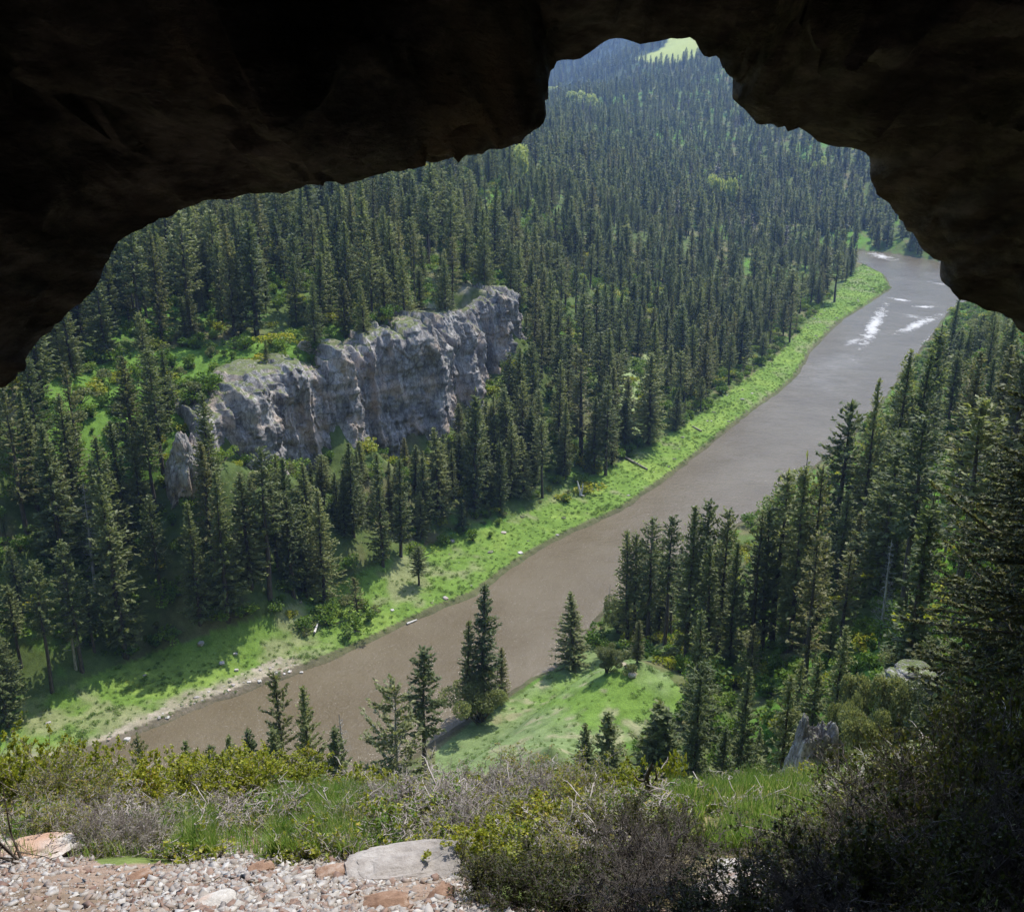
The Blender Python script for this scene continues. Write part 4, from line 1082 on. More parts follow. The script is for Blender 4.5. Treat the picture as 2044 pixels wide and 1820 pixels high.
put('undergrowth', x, y, z, r.uniform(.7, 2.3, n), UB, w5, r.uniform(.8, 1.4, n), 'leafy green shrubs scattered under and between the conifers', .1)
print('UNDER', n)
# low leafy cover on the far bank and the spur
CB = [bush(320 + q, R=.5, h=.32, n=130, card=.10, lobes=6, mat='cover', twigs=2) for q in range(3)] + [bush(324, R=.5, h=.4, n=60, card=.10, lobes=5, mat='yleaf', twigs=2)]
def fill_poly(poly, step, seed, p=1., zmax=None):
    r_ = np.random.default_rng(seed)
    pts = [hit(a, b) for a, b in poly]; pts = np.array([q for q in pts if q is not None])
    x0, x1, y0, y1 = pts[:, 0].min() - 3, pts[:, 0].max() + 3, pts[:, 1].min() - 3, pts[:, 1].max() + 3
    X_, Y_ = np.meshgrid(np.arange(x0, x1, step), np.arange(y0, y1, step)); X_ = (X_ + r_.uniform(-.5, .5, X_.shape) * step).ravel(); Y_ = (Y_ + r_.uniform(-.5, .5, Y_.shape) * step).ravel()
    kk = r_.random(len(X_)) < p; X_, Y_ = X_[kk], Y_[kk]
    Z_ = terrain(X_, Y_); a, b, _ = proj(X_, Y_, Z_); kk = in_poly(a, b, poly) & (Z_ > .3)
    return X_[kk], Y_[kk], Z_[kk]
xa, ya, za = fill_poly(P_BANK[1:-4], .95, 130, .6); xb, yb, zb_ = fill_poly(P_SPUR, .8, 131, .16); xc, yc, zc = fill_poly(P_GLADE, .9, 132, .8)
x, y, z = np.concatenate([xa, xb, xc]), np.concatenate([ya, yb, yc]), np.concatenate([za, zb_, zc]); n = len(x)
nn = fbm(x / 7, y / 7, octv=3, seed=133)
put('grass', x, y, z, (r.uniform(.1, .26, n) * (1 + .9 * smooth(.1, .5, nn))), CB, r.choice(4, n, p=[.31, .31, .31, .07]), r.uniform(.9, 1.6, n), 'low green herbs and grass covering the far bank and the spur meadow', .05)
print('COVER', n)

PEB = [dict(both=rock_mesh('pebble', 800 + q, (1., .8, .55), M[mm_], sub=2, rough=.3), h=1.) for q, mm_ in enumerate(['white_rock', 'slab', 'cliff'])]
xp, yp, zp = fill_poly([(180, 1490), (330, 1412), (560, 1318), (610, 1325), (600, 1345), (430, 1408), (300, 1462), (200, 1515)], .55, 140, .55); n = len(xp)
put('gravel', xp, yp, zp, .06 + .3 * r.random(n) ** 3, PEB, r.choice(3, n, p=[.3, .4, .3]), np.ones(n), 'loose stones on the gravel bar of the far bank', .02)
xp, yp, zp = fill_poly(P_BANK[1:-4], 3.2, 141, .3); n = len(xp); print('PEB', n)
put('gravel', xp, yp, zp, .1 + .5 * r.random(n) ** 3, PEB, r.choice(3, n, p=[.2, .4, .4]), np.ones(n), 'scattered small stones in the grass of the far bank', .05)
# ------------------------------------------------------------------ single things across the river
def logobj(name, a, b, rad, mat, label, cat, lift=.2, bend=.0, branches=0, grp=None):
    A_ = np.array(hit(*a)); B_ = np.array(hit(*b)); t = np.linspace(0, 1, 8)[:, None]; P_ = A_ * (1 - t) + B_ * t; P_[:, 2] += lift + bend * np.sin(t[:, 0] * PI)
    o0 = P_.mean(0); g = Geo(); tube(g, P_ - o0, np.linspace(rad, rad * .6, 8), 7)
    rr_ = np.random.default_rng(len(label))
    for q in range(branches):
        k = rr_.integers(1, 7); d = unit(rr_.normal(0, 1, 3) + np.array([0, 0, .8])); tube(g, [P_[k] - o0, P_[k] - o0 + d * rad * 5], [rad * .3, rad * .1], 4)
    V_, Q_ = g.arr(); o = link(name, mesh(name, V_, [(Q_, 0)], [M[mat]], True)); o.location = o0; tag(o, label, cat, grp); return o
logobj('fallen_log', (1243, 912), (1292, 938), .32, 'log', 'grey fallen log lying across the far bank grass below the forest front', 'log', branches=3)
logobj('fallen_log', (1400, 862), (1382, 852), .22, 'log', 'short dark fallen log near the forest edge upstream on the far bank', 'log')
logobj('fallen_log', (628, 1268), (636, 1246), .2, 'pale_wood', 'short pale upright-leaning log on the far bank among leafy bushes', 'log', .5)
logobj('fallen_log', (812, 1247), (832, 1239), .2, 'pale_wood', 'pale driftwood pole lying at the water edge of the far bank', 'log')
def driftwood():
    x, y, z = hit(1159, 990); g = Geo()
    tube(g, [(0, 0, 0), (-.25, .3, 1.2), (-.6, .5, 2.6)], [.24, .2, .1], 6); tube(g, [(0, 0, 0), (.3, .2, 1.1), (.35, .4, 2.2)], [.22, .17, .08], 6); tube(g, [(0, 0, .1), (.6, -1., .4)], [.2, .1], 6)
    V_, Q_ = g.arr(); o = link('driftwood', mesh('driftwood', V_, [(Q_, 0)], [M['pale_wood']], True)); o.location = (x, y, z); o.scale = (1.25,) * 3
    tag(o, 'bleached white V-shaped driftwood stump on the far bank grass', 'driftwood')
driftwood()
for q, (px, py, s, lab) in enumerate([(470, 1306, .3, 'small white rock alone on the upper grass of the far bank'), (472, 1338, .3, 'small white rock on the grass nearer the gravel bar'), (602, 1343, .28, 'small white rock at the upstream end of the gravel bar'), (254, 1478, .45, 'pale rock on the muddy low end of the gravel bar'), (1262, 1350, .5, 'grey rock beside the trail on the spur')]):
    rock('pale_rock', px, py, (s, s * .8, s * .6), M['white_rock'], 400 + q, lab, 'rock', sub=2, sink=.2)

# ------------------------------------------------------------------ pinnacle and junipers on the near slope
x_, y_, z_ = on_col(1592, 46)
pin_top = CAMZ + 46 * kz(1440)
o = link('rock_pinnacle', rock_mesh('rock_pinnacle', 23, (1.85, 1.7, (pin_top - z_) / 2 + .8), M['crag'], sub=6, rough=.3, blocky=.6, strata=.1, taper=.45)); o.location = (x_ + .2, y_, (pin_top + z_) / 2 - .9)
tag(o, 'mossy grey rock pinnacle with white broken edges below the grassy rim', 'rock pinnacle')
x_, y_, z_ = on_col(1790, 62)
o = link('rock_outcrop', rock_mesh('rock_outcrop', 19, (1.9, 1.3, .8), M['crag'], sub=5, rough=.5, blocky=.6, strata=.25)); o.location = (x_ + .5, y_, CAMZ + 62 * kz(1345) - .6)
tag(o, 'pale broken ledge showing above the junipers on the near slope', 'rock outcrop')
JU = [bush(500 + q, R=2., h=6., n=15000, card=.17, lobes=26, mat='juniper', twigs=34, round_=.9) for q in range(3)]
WIDE = conifer(70, h=13., w=.24, base=.05, rounded=.5, mat='juniper', card=.36, whorl=.36, gaps=.28, bark='gray_bark')
DK = [bush(510, R=3., h=4.5, n=12000, card=.2, lobes=18, mat='needle', twigs=24, round_=.8)]
for (px, Y_, pt, w_, v, lab) in [(1712, 50, 1410, 1.1, 0, 'pale olive juniper beside the top of the rock pinnacle'), (1760, 56, 1350, 1.3, 1, 'rounded juniper below the pale broken ledge'), (1850, 54, 1390, 1.4, 2, 'juniper filling the slope between ledge and big shaded tree'),
                                 (1745, 42, 1490, .9, 1, 'low spreading juniper beside the rock pinnacle'), (1830, 40, 1490, 1.3, 0, 'grey-green juniper low on the slope above the dark bushes'), (1668, 62, 1400, .8, 2, 'small juniper at the shoulder behind the pinnacle'),
                                 (1925, 46, 1400, 1.5, 1, 'shaded juniper at the foot of the big dark tree'), (1800, 72, 1300, 1.5, 0, 'olive juniper above the pale broken ledge'), (1690, 66, 1345, 1.3, 1, 'yellowish juniper highest on the slope over the pinnacle'), (1880, 66, 1300, 1.5, 2, 'juniper under the low limbs of the big shaded tree')]:
    x, y, z, h = base_top(px, -Y_, pt); h = max(h, 1.8); tree_obj('juniper', JU[v], (x, y, z - .3), h, rng.uniform(0, 6), w_ * 1.35 / 2. / (h / 6.), lab, 'juniper', 'junipers on the near slope', parts=('stems', 'foliage'), pname=('trunk', 'crown'))
def snagbush(px, base, s, lab, seed, mat='gray_bark', n=9):
    x, y, z = on_col(px, -base) if base < 0 else hit(px, base); rr_ = np.random.default_rng(seed); g = Geo()
    for q in range(n):
        a = rr_.uniform(0, 6.28); d = np.array([math.cos(a) * .6, math.sin(a) * .6, rr_.uniform(.4, 1.2)]) * s; p1 = d * .5 + rr_.normal(0, .08, 3) * s; p2 = d + rr_.normal(0, .15, 3) * s
        tube(g, [(0, 0, -.05), p1, p2], np.array([.03, .018, .006]) * s, 4)
        for w in range(4):
            b = p1 + (p2 - p1) * rr_.uniform(0, 1); tube(g, [b, b + rr_.normal(0, .2, 3) * s, b + rr_.normal(0, .3, 3) * s], np.array([.012, .008, .004]) * s, 3)
    V_, Q_ = g.arr(); o = link('dead_bush', mesh('dead_bush', V_, [(Q_, 0)], [M[mat]])); o.location = (x, y, z); tag(o, lab, 'dead bush'); return o
snagbush(1765, -62, 3.2, 'silvery dead bush standing over the pale broken ledge', 5)
snagbush(1840, -62, 2.6, 'bleached dead bush among the junipers by the ledge', 6)

# big dark conifers at the right, shaded by their needle colour and the added wall
BIG = conifer(61, h=22., w=.23, base=.08, mat='shaded_needle', upc=.05, curl=.1, jit=.26, card=.24, whorl=.30, per=9, fill=3.4, rounded=.55, droop=.12, gaps=.12)
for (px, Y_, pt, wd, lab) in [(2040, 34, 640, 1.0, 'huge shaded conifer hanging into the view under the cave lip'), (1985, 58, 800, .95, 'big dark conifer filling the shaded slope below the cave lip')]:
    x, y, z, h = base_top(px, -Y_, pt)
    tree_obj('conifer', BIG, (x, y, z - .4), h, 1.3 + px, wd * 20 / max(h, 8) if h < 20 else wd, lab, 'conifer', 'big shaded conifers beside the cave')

# ------------------------------------------------------------------ foreground shrubs: (px, world y, height, width, kind, label)
FS = {'yellow': [twiggy(600 + q, stems=18, sub=7, fine=3, leaves=4200, mat='yleaf', leaf=.042) for q in range(3)],
      'grey': [twiggy(610 + q, stems=26, sub=9, fine=5, leaves=260, mat='oleaf', leaf=.024) for q in range(3)],
      'olive': [twiggy(620 + q, stems=24, sub=8, fine=4, leaves=2200, mat='oleaf', leaf=.034) for q in range(3)],
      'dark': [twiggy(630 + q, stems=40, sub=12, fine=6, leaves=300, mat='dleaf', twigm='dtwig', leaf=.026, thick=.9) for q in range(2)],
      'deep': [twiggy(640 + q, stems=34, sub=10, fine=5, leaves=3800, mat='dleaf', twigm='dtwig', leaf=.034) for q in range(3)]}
SHR = [
 (-60, 13.6, 1.5, 1.5, 'yellow', 'yellow-green bush at the rim, cut by the picture edge'),
 (45, 14.2, 1.35, 1.3, 'yellow', 'yellow-green bush at the rim next to the one cut by the edge'),
 (140, 13.8, 1.1, 1.3, 'yellow', 'yellow-green bush on the rim in front of the grassy low bank'),
 (235, 14.4, 1.1, 1.2, 'olive', 'reddish-olive bush on the rim before the gravel bar'),
 (320, 14.0, 1.0, 1.3, 'yellow', 'tall yellow bush whose top meets the gravel bar end'),
 (415, 14.3, .85, 1.2, 'yellow', 'yellow bush on the rim below the tiny conifer tips'),
 (500, 13.8, .8, 1.3, 'yellow', 'dense yellow bush on the rim below the small conifer twins'),
 (590, 14.0, .78, 1.2, 'yellow', 'yellow bush at the foot of the ragged riverside pair'),
 (680, 14.6, .75, 1.2, 'olive', 'olive bush on the rim by the short dark conifer'),
 (760, 14.0, .7, 1.1, 'yellow', 'low yellowish bush on the rim by the wide grey tree'),
 (850, 14.2, .75, 1.2, 'olive', 'low reddish bush on the rim under the lone bare-trunked conifer'),
 (950, 14.2, .8, 1.3, 'olive', 'olive-brown bush on the rim below the spur meadow'),
 (1035, 15.4, 1.35, 1.1, 'yellow', 'bright yellow-green bush against the spur meadow, first of three'),
 (1100, 15.6, 1.4, 1.1, 'yellow', 'bright yellow-green bush against the spur meadow, middle of three'),
 (1160, 15.4, 1.15, 1.0, 'yellow', 'bright yellow-green bush against the spur meadow, last of three'),
 (1060, 13.2, .8, 1.3, 'olive', 'brownish bush in front of the bright yellow-green trio'),
 (1160, 13.0, .8, 1.2, 'olive', 'twiggy olive bush in front of the last bright bush'),
 (1245, 13.0, .75, 1.1, 'yellow', 'yellowish bush at the rim where grass begins'),
 (1335, 14.4, 1.3, .7, 'yellow', 'sparse yellow-flowering shrub before the round-topped conifer'),
 (20, 11.8, 1.0, 1.2, 'yellow', 'mixed yellow bush second row back, at the picture edge'),
 (90, 13.0, 1.1, 1.2, 'yellow', 'yellow bush just inside the rim row, second from the picture edge'),
 (200, 12.8, 1.0, 1.2, 'yellow', 'yellow bush just inside the rim row, above the brown-grey brush'),
 (365, 13.2, .85, 1.2, 'yellow', 'yellow bush just inside the rim row, above the green grass clump'),
 (455, 13.3, .8, 1.1, 'yellow', 'yellow bush just inside the rim row, under the slim small conifer'),
 (545, 13.0, .75, 1.2, 'yellow', 'yellow bush just inside the rim row, left of the middle grass top'),
 (640, 13.4, .8, 1.1, 'yellow', 'yellow bush just inside the rim row, right of the middle grass top'),
 (720, 13.2, .6, 1.0, 'yellow', 'last low yellow bush before the grey brush begins'),
 (110, 11.9, 1.0, 1.2, 'olive', 'olive bush in the second row above the pale ledge'),
 (195, 11.4, .95, 1.2, 'olive', 'olive twiggy bush behind the light grey brush'),
 (290, 12.2, .9, 1.1, 'yellow', 'yellow bush right behind the light grey brush clump'),
 (395, 12.4, .8, 1.2, 'yellow', 'yellow bush behind the green grass clump'),
 (490, 12.2, .8, 1.2, 'yellow', 'large yellow bush above the stony path'),
 (590, 12.6, .6, 1.1, 'yellow', 'yellow bush above the middle grass'),
 (750, 11.7, .55, .9, 'grey', 'grey brush between the middle grass and the big flat boulder'),
 (815, 11.4, .65, 1.2, 'grey', 'tangled grey brush directly behind the flat boulder'),
 (895, 11.6, .75, 1.3, 'grey', 'tangled grey brush behind the far corner of the flat boulder'),
 (985, 11.9, .8, 1.3, 'grey', 'high tangled grey brush in the centre of the rim'),
 (1075, 11.6, .8, 1.3, 'grey', 'grey brush left of the black broken stump'),
 (1150, 11.2, .8, 1.2, 'olive', 'olive brush around the black broken stump'),
 (110, 10.3, .65, 1.0, 'olive', 'olive brush above the pale ledge at the lower side'),
 (190, 10.1, .7, 1.0, 'grey', 'brown-grey brush at the edge of the gravel'),
 (255, 10.2, .75, .9, 'grey', 'light grey brush clump standing at the edge of the gravel'),
 (300, 10.0, .7, .8, 'grey', 'pale straw-grey brush beside the green grass clump'),
 (700, 10.2, .45, .7, 'olive', 'low olive tangle touching the flat boulder'),
 (930, 10.2, .65, 1.1, 'grey', 'grey brush leaning over the end of the flat boulder'),
 (1010, 10.3, .75, 1.2, 'olive', 'olive bush beyond the flat boulder, below the grey brush'),
 (1095, 10.0, .62, 1.2, 'yellow', 'yellow-green bush below the black broken stump'),
 (1185, 9.9, .75, 1.1, 'olive', 'olive bush at the shoulder of the dark mound'),
 (960, 8.8, .6, .9, 'yellow', 'green-leaved bush at the end of the flat boulder'),
 (1040, 8.7, .55, 1.0, 'yellow', 'green-leaved bush with arching brown stem below the olive ones'),
 (1120, 8.5, .6, 1.0, 'olive', 'yellow-dotted bush beside the dark mound'),
 (980, 7.6, .5, .8, 'deep', 'dark leafy bush by the lower gravel, beside the boulder end'),
 (1060, 7.3, .6, .9, 'deep', 'dark leafy bush below the green-leaved ones'),
 (1150, 7.0, .7, 1.0, 'deep', 'dark leafy bush left of the twig mound'),
 (1240, 7.6, .82, 1.1, 'dark', 'dark twiggy mound, the near half'),
 (1320, 7.7, .9, 1.2, 'dark', 'dark twiggy mound, the far half beside the sunny gravel'),
 (1270, 6.4, .7, 1.1, 'dark', 'dark twig tangle at the bottom of the view under the mound'),
 (1255, 9.6, .7, .9, 'deep', 'shadowy bush between the mound and the grass'),
 (1345, 9.6, .6, .8, 'deep', 'green-edged dark bush touching the rim grass'),
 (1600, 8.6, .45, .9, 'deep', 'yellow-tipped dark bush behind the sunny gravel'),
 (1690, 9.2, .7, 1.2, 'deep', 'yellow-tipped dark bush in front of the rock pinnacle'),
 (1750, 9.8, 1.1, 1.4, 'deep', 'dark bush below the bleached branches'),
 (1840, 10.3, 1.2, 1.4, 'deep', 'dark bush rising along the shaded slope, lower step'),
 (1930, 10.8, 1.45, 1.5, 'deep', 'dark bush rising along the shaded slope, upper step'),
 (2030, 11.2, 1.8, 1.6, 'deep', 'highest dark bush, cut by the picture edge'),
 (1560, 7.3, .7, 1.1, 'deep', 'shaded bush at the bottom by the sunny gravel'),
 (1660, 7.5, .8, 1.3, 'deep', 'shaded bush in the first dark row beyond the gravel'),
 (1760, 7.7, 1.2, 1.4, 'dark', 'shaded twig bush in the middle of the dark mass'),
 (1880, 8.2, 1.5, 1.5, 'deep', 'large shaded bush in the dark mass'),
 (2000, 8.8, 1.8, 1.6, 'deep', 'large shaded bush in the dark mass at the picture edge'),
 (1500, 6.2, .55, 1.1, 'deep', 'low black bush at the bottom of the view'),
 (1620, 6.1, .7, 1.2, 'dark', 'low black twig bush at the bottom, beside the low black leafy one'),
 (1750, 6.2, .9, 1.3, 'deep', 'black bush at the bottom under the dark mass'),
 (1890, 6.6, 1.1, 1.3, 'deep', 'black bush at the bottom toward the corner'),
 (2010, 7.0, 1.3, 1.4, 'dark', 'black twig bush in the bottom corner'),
 (1400, 5.9, .35, .9, 'deep', 'tiny black bush at the bottom beside the shaded stones'),
]
for q, (px, Y_, h, w_, kd, lab) in enumerate(SHR):
    pr = FS[kd][q % len(FS[kd])]; x, y, z = on_col(px, Y_)
    e = bpy.data.objects.new('shrub', None); C.objects.link(e); e.location = (x, y, z - .03); e.rotation_euler = (0, 0, rng.uniform(0, 6.28)); e.empty_display_size = .3
    e.scale = (w_ / 1.25, w_ / 1.25, h / pr['h']); link('twigs', pr['stems'], e); link('foliage', pr['foliage'], e)
    tag(e, lab, 'shrub', 'shrubs on the rim in front of the cave')
# wide pale-green tree by the river seen beyond the rim
x, y, z, h = base_top(800, -84, 1362); tree_obj('juniper', WIDE, (x, y, z - .3), h, .4, 1.1, 'wide grey-green juniper with bare pale limbs between river and rim', 'juniper', 'junipers on the near slope')
x, y, z, h = base_top(960, 1440, 1345); tree_obj('juniper', DKJ := DK[0], (x, y, z - .3), h * .9, .9, .9, 'dark round juniper at the foot of the tallest spur conifer', 'juniper', 'junipers on the near slope', parts=('stems', 'foliage'), pname=('trunk', 'crown'))
x, y, z, h = base_top(1212, 1342, 1284); tree_obj('juniper', JU[0], (x, y, z - .2), h, 2.1, 1., 'small round grey-green juniper on the spur crest by the trail', 'juniper', 'junipers on the near slope', parts=('stems', 'foliage'), pname=('trunk', 'crown'))
x, y, z, h = base_top(1235, 1262, 1195); tree_obj('juniper', DK[0], (x, y, z - .2), h, 2.6, .8, 'dark rounded bush tree at the water end of the near bank stand', 'juniper', 'junipers on the near slope', parts=('stems', 'foliage'), pname=('trunk', 'crown'))

# black stump, bleached branches
g = Geo(); tube(g, [(0, 0, -.1), (.03, 0, .25), (-.02, .02, .55), (.05, 0, .8)], [.05, .045, .035, .015], 6); tube(g, [(0, 0, .4), (.12, 0, .55), (.1, 0, .7)], [.03, .02, .008], 5); tube(g, [(0, 0, .5), (-.14, 0, .52), (-.2, .02, .6)], [.025, .018, .006], 5)
V_, Q_ = g.arr(); o = link('stump', mesh('stump', V_, [(Q_, 0)], [M['bark']], True)); x, y, z = on_col(1290, 11.6); o.location = (x, y, z); tag(o, 'black broken stump sticking out of the grey brush', 'stump')
snagbush(1735, 11.6 * -1, .6, 'bleached bare branches standing before the rock pinnacle', 7, 'pale_wood', 12)
snagbush(45, -9.4, .7, 'dark bent dead branches at the edge of the pale ledge', 8, 'bark', 5)

# ------------------------------------------------------------------ rim grass and low plants
def blades(name, spots, label):
    r_ = np.random.default_rng(77); g = Geo()
    for (px0, px1, Y0, Y1, n, h, br) in spots:
        Yv = r_.uniform(Y0, Y1, n); pxv = r_.uniform(px0, px1, n)
        # clump
        zv = np.full(n, 70.)
        for _ in range(4): xv = (pxv - 1022) / F * (Yv * CP + (CAMZ - zv) * SP); zv = terrain(xv, Yv)
        cl = fbm(xv / .35, Yv / .35, octv=2, seed=140); kk = cl > -.12; xv, Yv, zv = xv[kk], Yv[kk], zv[kk]; n2 = len(xv)
        a = r_.uniform(0, 6.28, n2); H = h * r_.uniform(.5, 1.15, n2) * (1 + .5 * cl[kk]); w = .005 * r_.uniform(.7, 1.5, n2) * (h / .3) ** .5
        ln = r_.uniform(.1, .55, n2) * H; dx, dy = np.cos(a), np.sin(a)
        b0 = np.stack([xv, Yv, zv - .02], 1); s = np.stack([-dy, dx, 0 * dx], 1) * w[:, None]
        m1 = b0 + np.stack([dx * ln * .3, dy * ln * .3, H * .55], 1); tp = b0 + np.stack([dx * ln, dy * ln, H], 1)
        V_ = np.stack([b0 - s, b0 + s, m1 + s * .8, m1 - s * .8, tp], 1).reshape(-1, 3)
        i5 = np.arange(n2)[:, None] * 5
        g.add(V_, np.concatenate([i5 + np.array([[0, 1, 2, 3]]), i5 + np.array([[3, 2, 4, 4]])]))
    V_, Q_ = g.arr(); tri = Q_[:, 2] == Q_[:, 3]
    me = mesh(name, V_, [(Q_[~tri], 0), (Q_[tri][:, :3], 0)], [M['grass']]); o = link(name, me); tag(o, label, kind='stuff'); return o
blades('grass', [(-100, 1300, 9.6, 15.0, 30000, .22, 0), (330, 430, 9.4, 11.2, 8000, .32, 0), (540, 720, 9.2, 12.5, 26000, .33, 0), (700, 950, 12, 14.8, 9000, .28, 0), (1330, 1640, 9.3, 14.5, 26000, .38, 0), (1600, 2060, 11, 20, 9000, .35, 0),
                 (430, 560, 10.8, 12.6, 4000, .2, 0), (900, 1330, 13, 16.5, 9000, .3, 0)], 'green grass growing on the rim in front of the cave')
# low leafy clumps on the rim
LC = [twiggy(660, R=.3, h=.3, stems=12, sub=5, fine=2, leaves=500, leaf=.03, mat='leaf'), twiggy(661, R=.35, h=.25, stems=12, sub=6, fine=3, leaves=200, leaf=.024, mat='oleaf'), twiggy(662, R=.3, h=.35, stems=12, sub=5, fine=2, leaves=500, leaf=.03, mat='yleaf')]
n = 1000; Yv = 9.1 + 7.4 * r.random(n) ** 1.4; pxv = r.uniform(-120, 2080, n); zv = np.full(n, 70.)
for _ in range(4): xv = (pxv - 1022) / F * (Yv * CP + (CAMZ - zv) * SP); zv = terrain(xv, Yv)
q1, q2, _ = proj(xv, Yv, zv); kk = ~in_poly(q1, q2, P_GRAV) & ~((q1 > 1350) & (q1 < 1620) & (r.random(n) < .8)); xv, Yv, zv, q1 = xv[kk], Yv[kk], zv[kk], q1[kk]; n = len(xv)
ix = r.choice(3, n, p=[.3, .45, .25])
put('undergrowth', xv, Yv, zv, r.uniform(.18, .45, n), LC, ix, r.uniform(.8, 1.6, n), 'low leafy plants between the shrubs on the rim', .02)

# ------------------------------------------------------------------ gravel
def stones(name, n, ymin, ymax, smin, smax, seed, label, polys):
    r_ = np.random.default_rng(seed)
    Yv = r_.uniform(ymin, ymax, n); pxv = r_.uniform(-250, 1650, n); zv = np.full(n, 72.)
    for _ in range(4): xv = (pxv - 1022) / F * (Yv * CP + (CAMZ - zv) * SP); zv = terrain(xv, Yv)
    a, b, _ = proj(xv, Yv, zv); nn_ = fbm(xv / 2.2, Yv / 2.2, octv=3, seed=41)
    kk = np.zeros(n, bool)
    for p_ in polys: kk |= in_poly(a + 30 * nn_, b + 12 * nn_, p_)
    dirt = smooth(-.1, .35, fbm(xv / 1.1, Yv / 1.1, octv=3, seed=60)); kk &= r_.random(n) > dirt * .75 + .1
    xv, Yv, zv = xv[kk], Yv[kk], zv[kk]; n = len(xv)
    s = smin * (smax / smin) ** (r_.random(n) ** 3.2)
    cube = np.array([(-1, -1, -1), (1, -1, -1), (1, 1, -1), (-1, 1, -1), (-1, -1, 1), (1, -1, 1), (1, 1, 1), (-1, 1, 1)], float)
    V_ = cube[None] * (1 + r_.uniform(-.7, .3, (n, 8, 3)))
    V_ *= (s[:, None, None] * np.stack([r_.uniform(.7, 1.3, n), r_.uniform(.5, 1., n), r_.uniform(.12, .36, n)], 1)[:, None])
    az_ = r_.uniform(0, 6.28, n); tl = r_.normal(0, .45, n)
    c, s_ = np.cos(tl)[:, None], np.sin(tl)[:, None]; y_ = V_[..., 1] * c - V_[..., 2] * s_; z2 = V_[..., 1] * s_ + V_[..., 2] * c
    c, s_ = np.cos(az_)[:, None], np.sin(az_)[:, None]; x2 = V_[..., 0] * c - y_ * s_; y2 = V_[..., 0] * s_ + y_ * c
    W_ = np.stack([x2 + xv[:, None], y2 + Yv[:, None], z2 + (zv + s * .12)[:, None]], -1).reshape(-1, 3)
    fc = np.array([(0, 3, 2, 1), (4, 5, 6, 7), (0, 1, 5, 4), (1, 2, 6, 5), (2, 3, 7, 6), (3, 0, 4, 7)])
    Q_ = (np.arange(n)[:, None, None] * 8 + fc[None]).reshape(-1, 4)
    tag(link(name, mesh(name, W_, [(Q_, 0)], [M['stone']])), label, kind='stuff'); print('STONES', n)
stones('gravel', 150000, 5.2, 11.5, .007, .06, 150, 'white and rust coloured broken stones on the ledge before the cave', [P_GRAV, P_GRAV2])

rock('boulder', 812, 1742, (.58, .34, .11), M['slab'], 700, 'big flat grey boulder half sunk in the gravel', 'boulder', rot=.15, sink=.3, sub=5, rough=.26, blocky=.75, strata=.05)
rock('boulder', 60, 1705, (.42, .22, .075), M['white_rock'], 701, 'pale layered ledge stone at the picture edge beside dead branches', 'boulder', rot=.3, sub=5, sink=.3, rough=.34, blocky=.8, strata=.3)
rock('boulder', 520, 1738, (.15, .1, .06), M['rust_rock'], 702, 'tan angular stone lying where the grass meets the gravel', 'boulder', rot=.6, sub=3, rough=.2)
rock('boulder', 668, 1746, (.2, .11, .07), M['rust_rock'], 703, 'rusty angular stone under the middle grass', 'boulder', rot=.2, sub=3, rough=.2)
rock('boulder', 880, 1790, (.16, .1, .06), M['rust_rock'], 704, 'rust-red stone below the flat boulder', 'boulder', rot=1., sub=3, rough=.2)
rock('boulder', 430, 1806, (.2, .12, .06), M['white_rock'], 705, 'flat pale stone at the bottom of the view in the gravel', 'boulder', rot=.5, sub=3, rough=.2)
rock('boulder', 770, 1812, (.22, .12, .08), M['rust_rock'], 706, 'dark rust stone at the bottom of the view', 'boulder', rot=.1, sub=3, rough=.2)
rock('boulder', 1465, 1742, (.22, .14, .1), M['white_rock'], 707, 'sunlit pale rock between the dark mound and the dark bushes', 'boulder', rot=.1, sub=4, rough=.25)
rock('boulder', 1530, 1738, (.12, .1, .06), M['white_rock'], 708, 'smaller sunlit pale rock next to the larger one by the dark bushes', 'boulder', rot=.9, sub=3, rough=.25)
rock('boulder', 1425, 1800, (.26, .18, .12), M['slab'], 709, 'shaded grey rock at the bottom beside the dark mound', 'boulder', rot=.4, sub=4, rough=.25)
rock('boulder', 280, 1752, (.13, .08, .05), M['rust_rock'], 710, 'rust-coloured stone at the upper edge of the gravel under grey brush', 'boulder', rot=.8, sub=3, rough=.2)
x, y, z = on_col(548, 11.6); o = link('boulder', rock_mesh('boulder', 711, (.07, .06, .05), M['white_rock'], sub=3)); o.location = (x, y, z + .1); tag(o, 'bright white stone in the grass above the stony path', 'boulder')

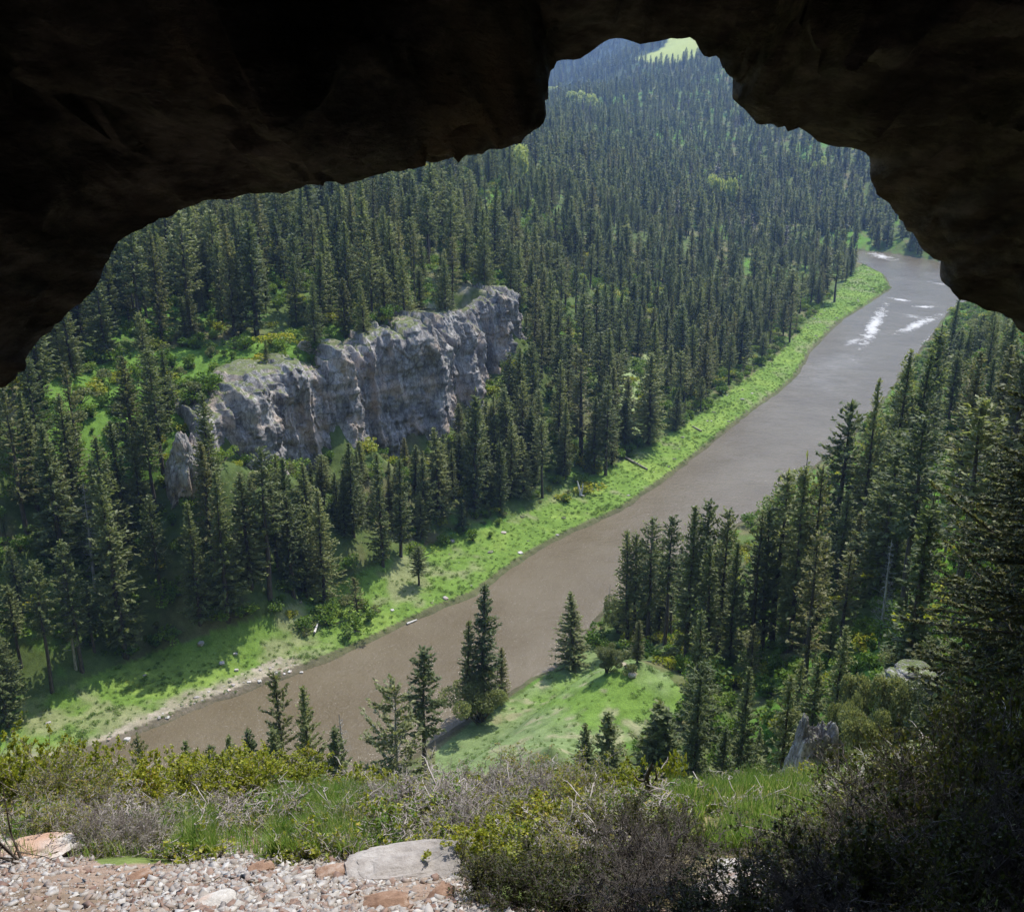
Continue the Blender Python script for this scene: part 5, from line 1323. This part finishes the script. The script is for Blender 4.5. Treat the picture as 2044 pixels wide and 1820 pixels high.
# ------------------------------------------------------------------ haze
hz = bpy.data.meshes.new('haze'); bm = bmesh.new(); bmesh.ops.create_cube(bm, size=1.); bm.to_mesh(hz); bm.free()
ho = link('haze', hz); zlo, zhi = -8., 900.; ho.scale = (11200, 11200, zhi - zlo); ho.location = (0, 0, (zhi + zlo) / 2)
m, nt, N_, L_ = newmat('haze'); out = N_.new('ShaderNodeOutputMaterial'); pv_ = N_.new('ShaderNodeVolumePrincipled')
pv_.inputs['Color'].default_value = (.34, .54, 1., 1); pv_.inputs['Density'].default_value = HAZE = .00016; pv_.inputs['Anisotropy'].default_value = .2
L_.new(pv_.outputs[0], out.inputs['Volume']); hz.materials.append(m); tag(ho, kind='stuff')

# ------------------------------------------------------------------ light, sky, camera
SUN_EL, SUN_AZ = R(60), R(37)
sd = np.array([math.sin(SUN_AZ) * math.cos(SUN_EL), math.cos(SUN_AZ) * math.cos(SUN_EL), math.sin(SUN_EL)])
sl = bpy.data.lights.new('sun', 'SUN'); sl.energy = 2.9; sl.angle = R(.55); sl.color = (1., .955, .88)
so = bpy.data.objects.new('sun', sl); C.objects.link(so)
from mathutils import Vector
so.rotation_euler = Vector(sd).to_track_quat('Z', 'Y').to_euler()
w = bpy.data.worlds.new('World'); SC.world = w; w.use_nodes = True; nt = w.node_tree
sk = nt.nodes.new('ShaderNodeTexSky'); sk.sky_type = 'NISHITA'; sk.sun_disc = False; sk.sun_elevation = SUN_EL; sk.sun_rotation = SUN_AZ
bg = nt.nodes['Background']; nt.links.new(sk.outputs[0], bg.inputs[0]); bg.inputs[1].default_value = .15
cam = bpy.data.cameras.new('camera'); co = bpy.data.objects.new('camera', cam); C.objects.link(co); SC.camera = co
co.location = (0, 0, CAMZ); co.rotation_euler = (PI / 2 - PIT, 0, 0)
cam.sensor_fit = 'HORIZONTAL'; cam.sensor_width = 36.; cam.lens = 36. * F / 2044.; cam.clip_start = .05; cam.clip_end = 20000
SC.view_settings.view_transform = 'Standard'; SC.view_settings.look = 'None'; SC.view_settings.exposure = 1.12; SC.view_settings.gamma = 1.
cy = SC.cycles
cy.max_bounces = 6; cy.diffuse_bounces = 4; cy.glossy_bounces = 2; cy.transmission_bounces = 3; cy.volume_bounces = 0; cy.transparent_max_bounces = 4
cy.sample_clamp_indirect = 4.; cy.sample_clamp_direct = 12.
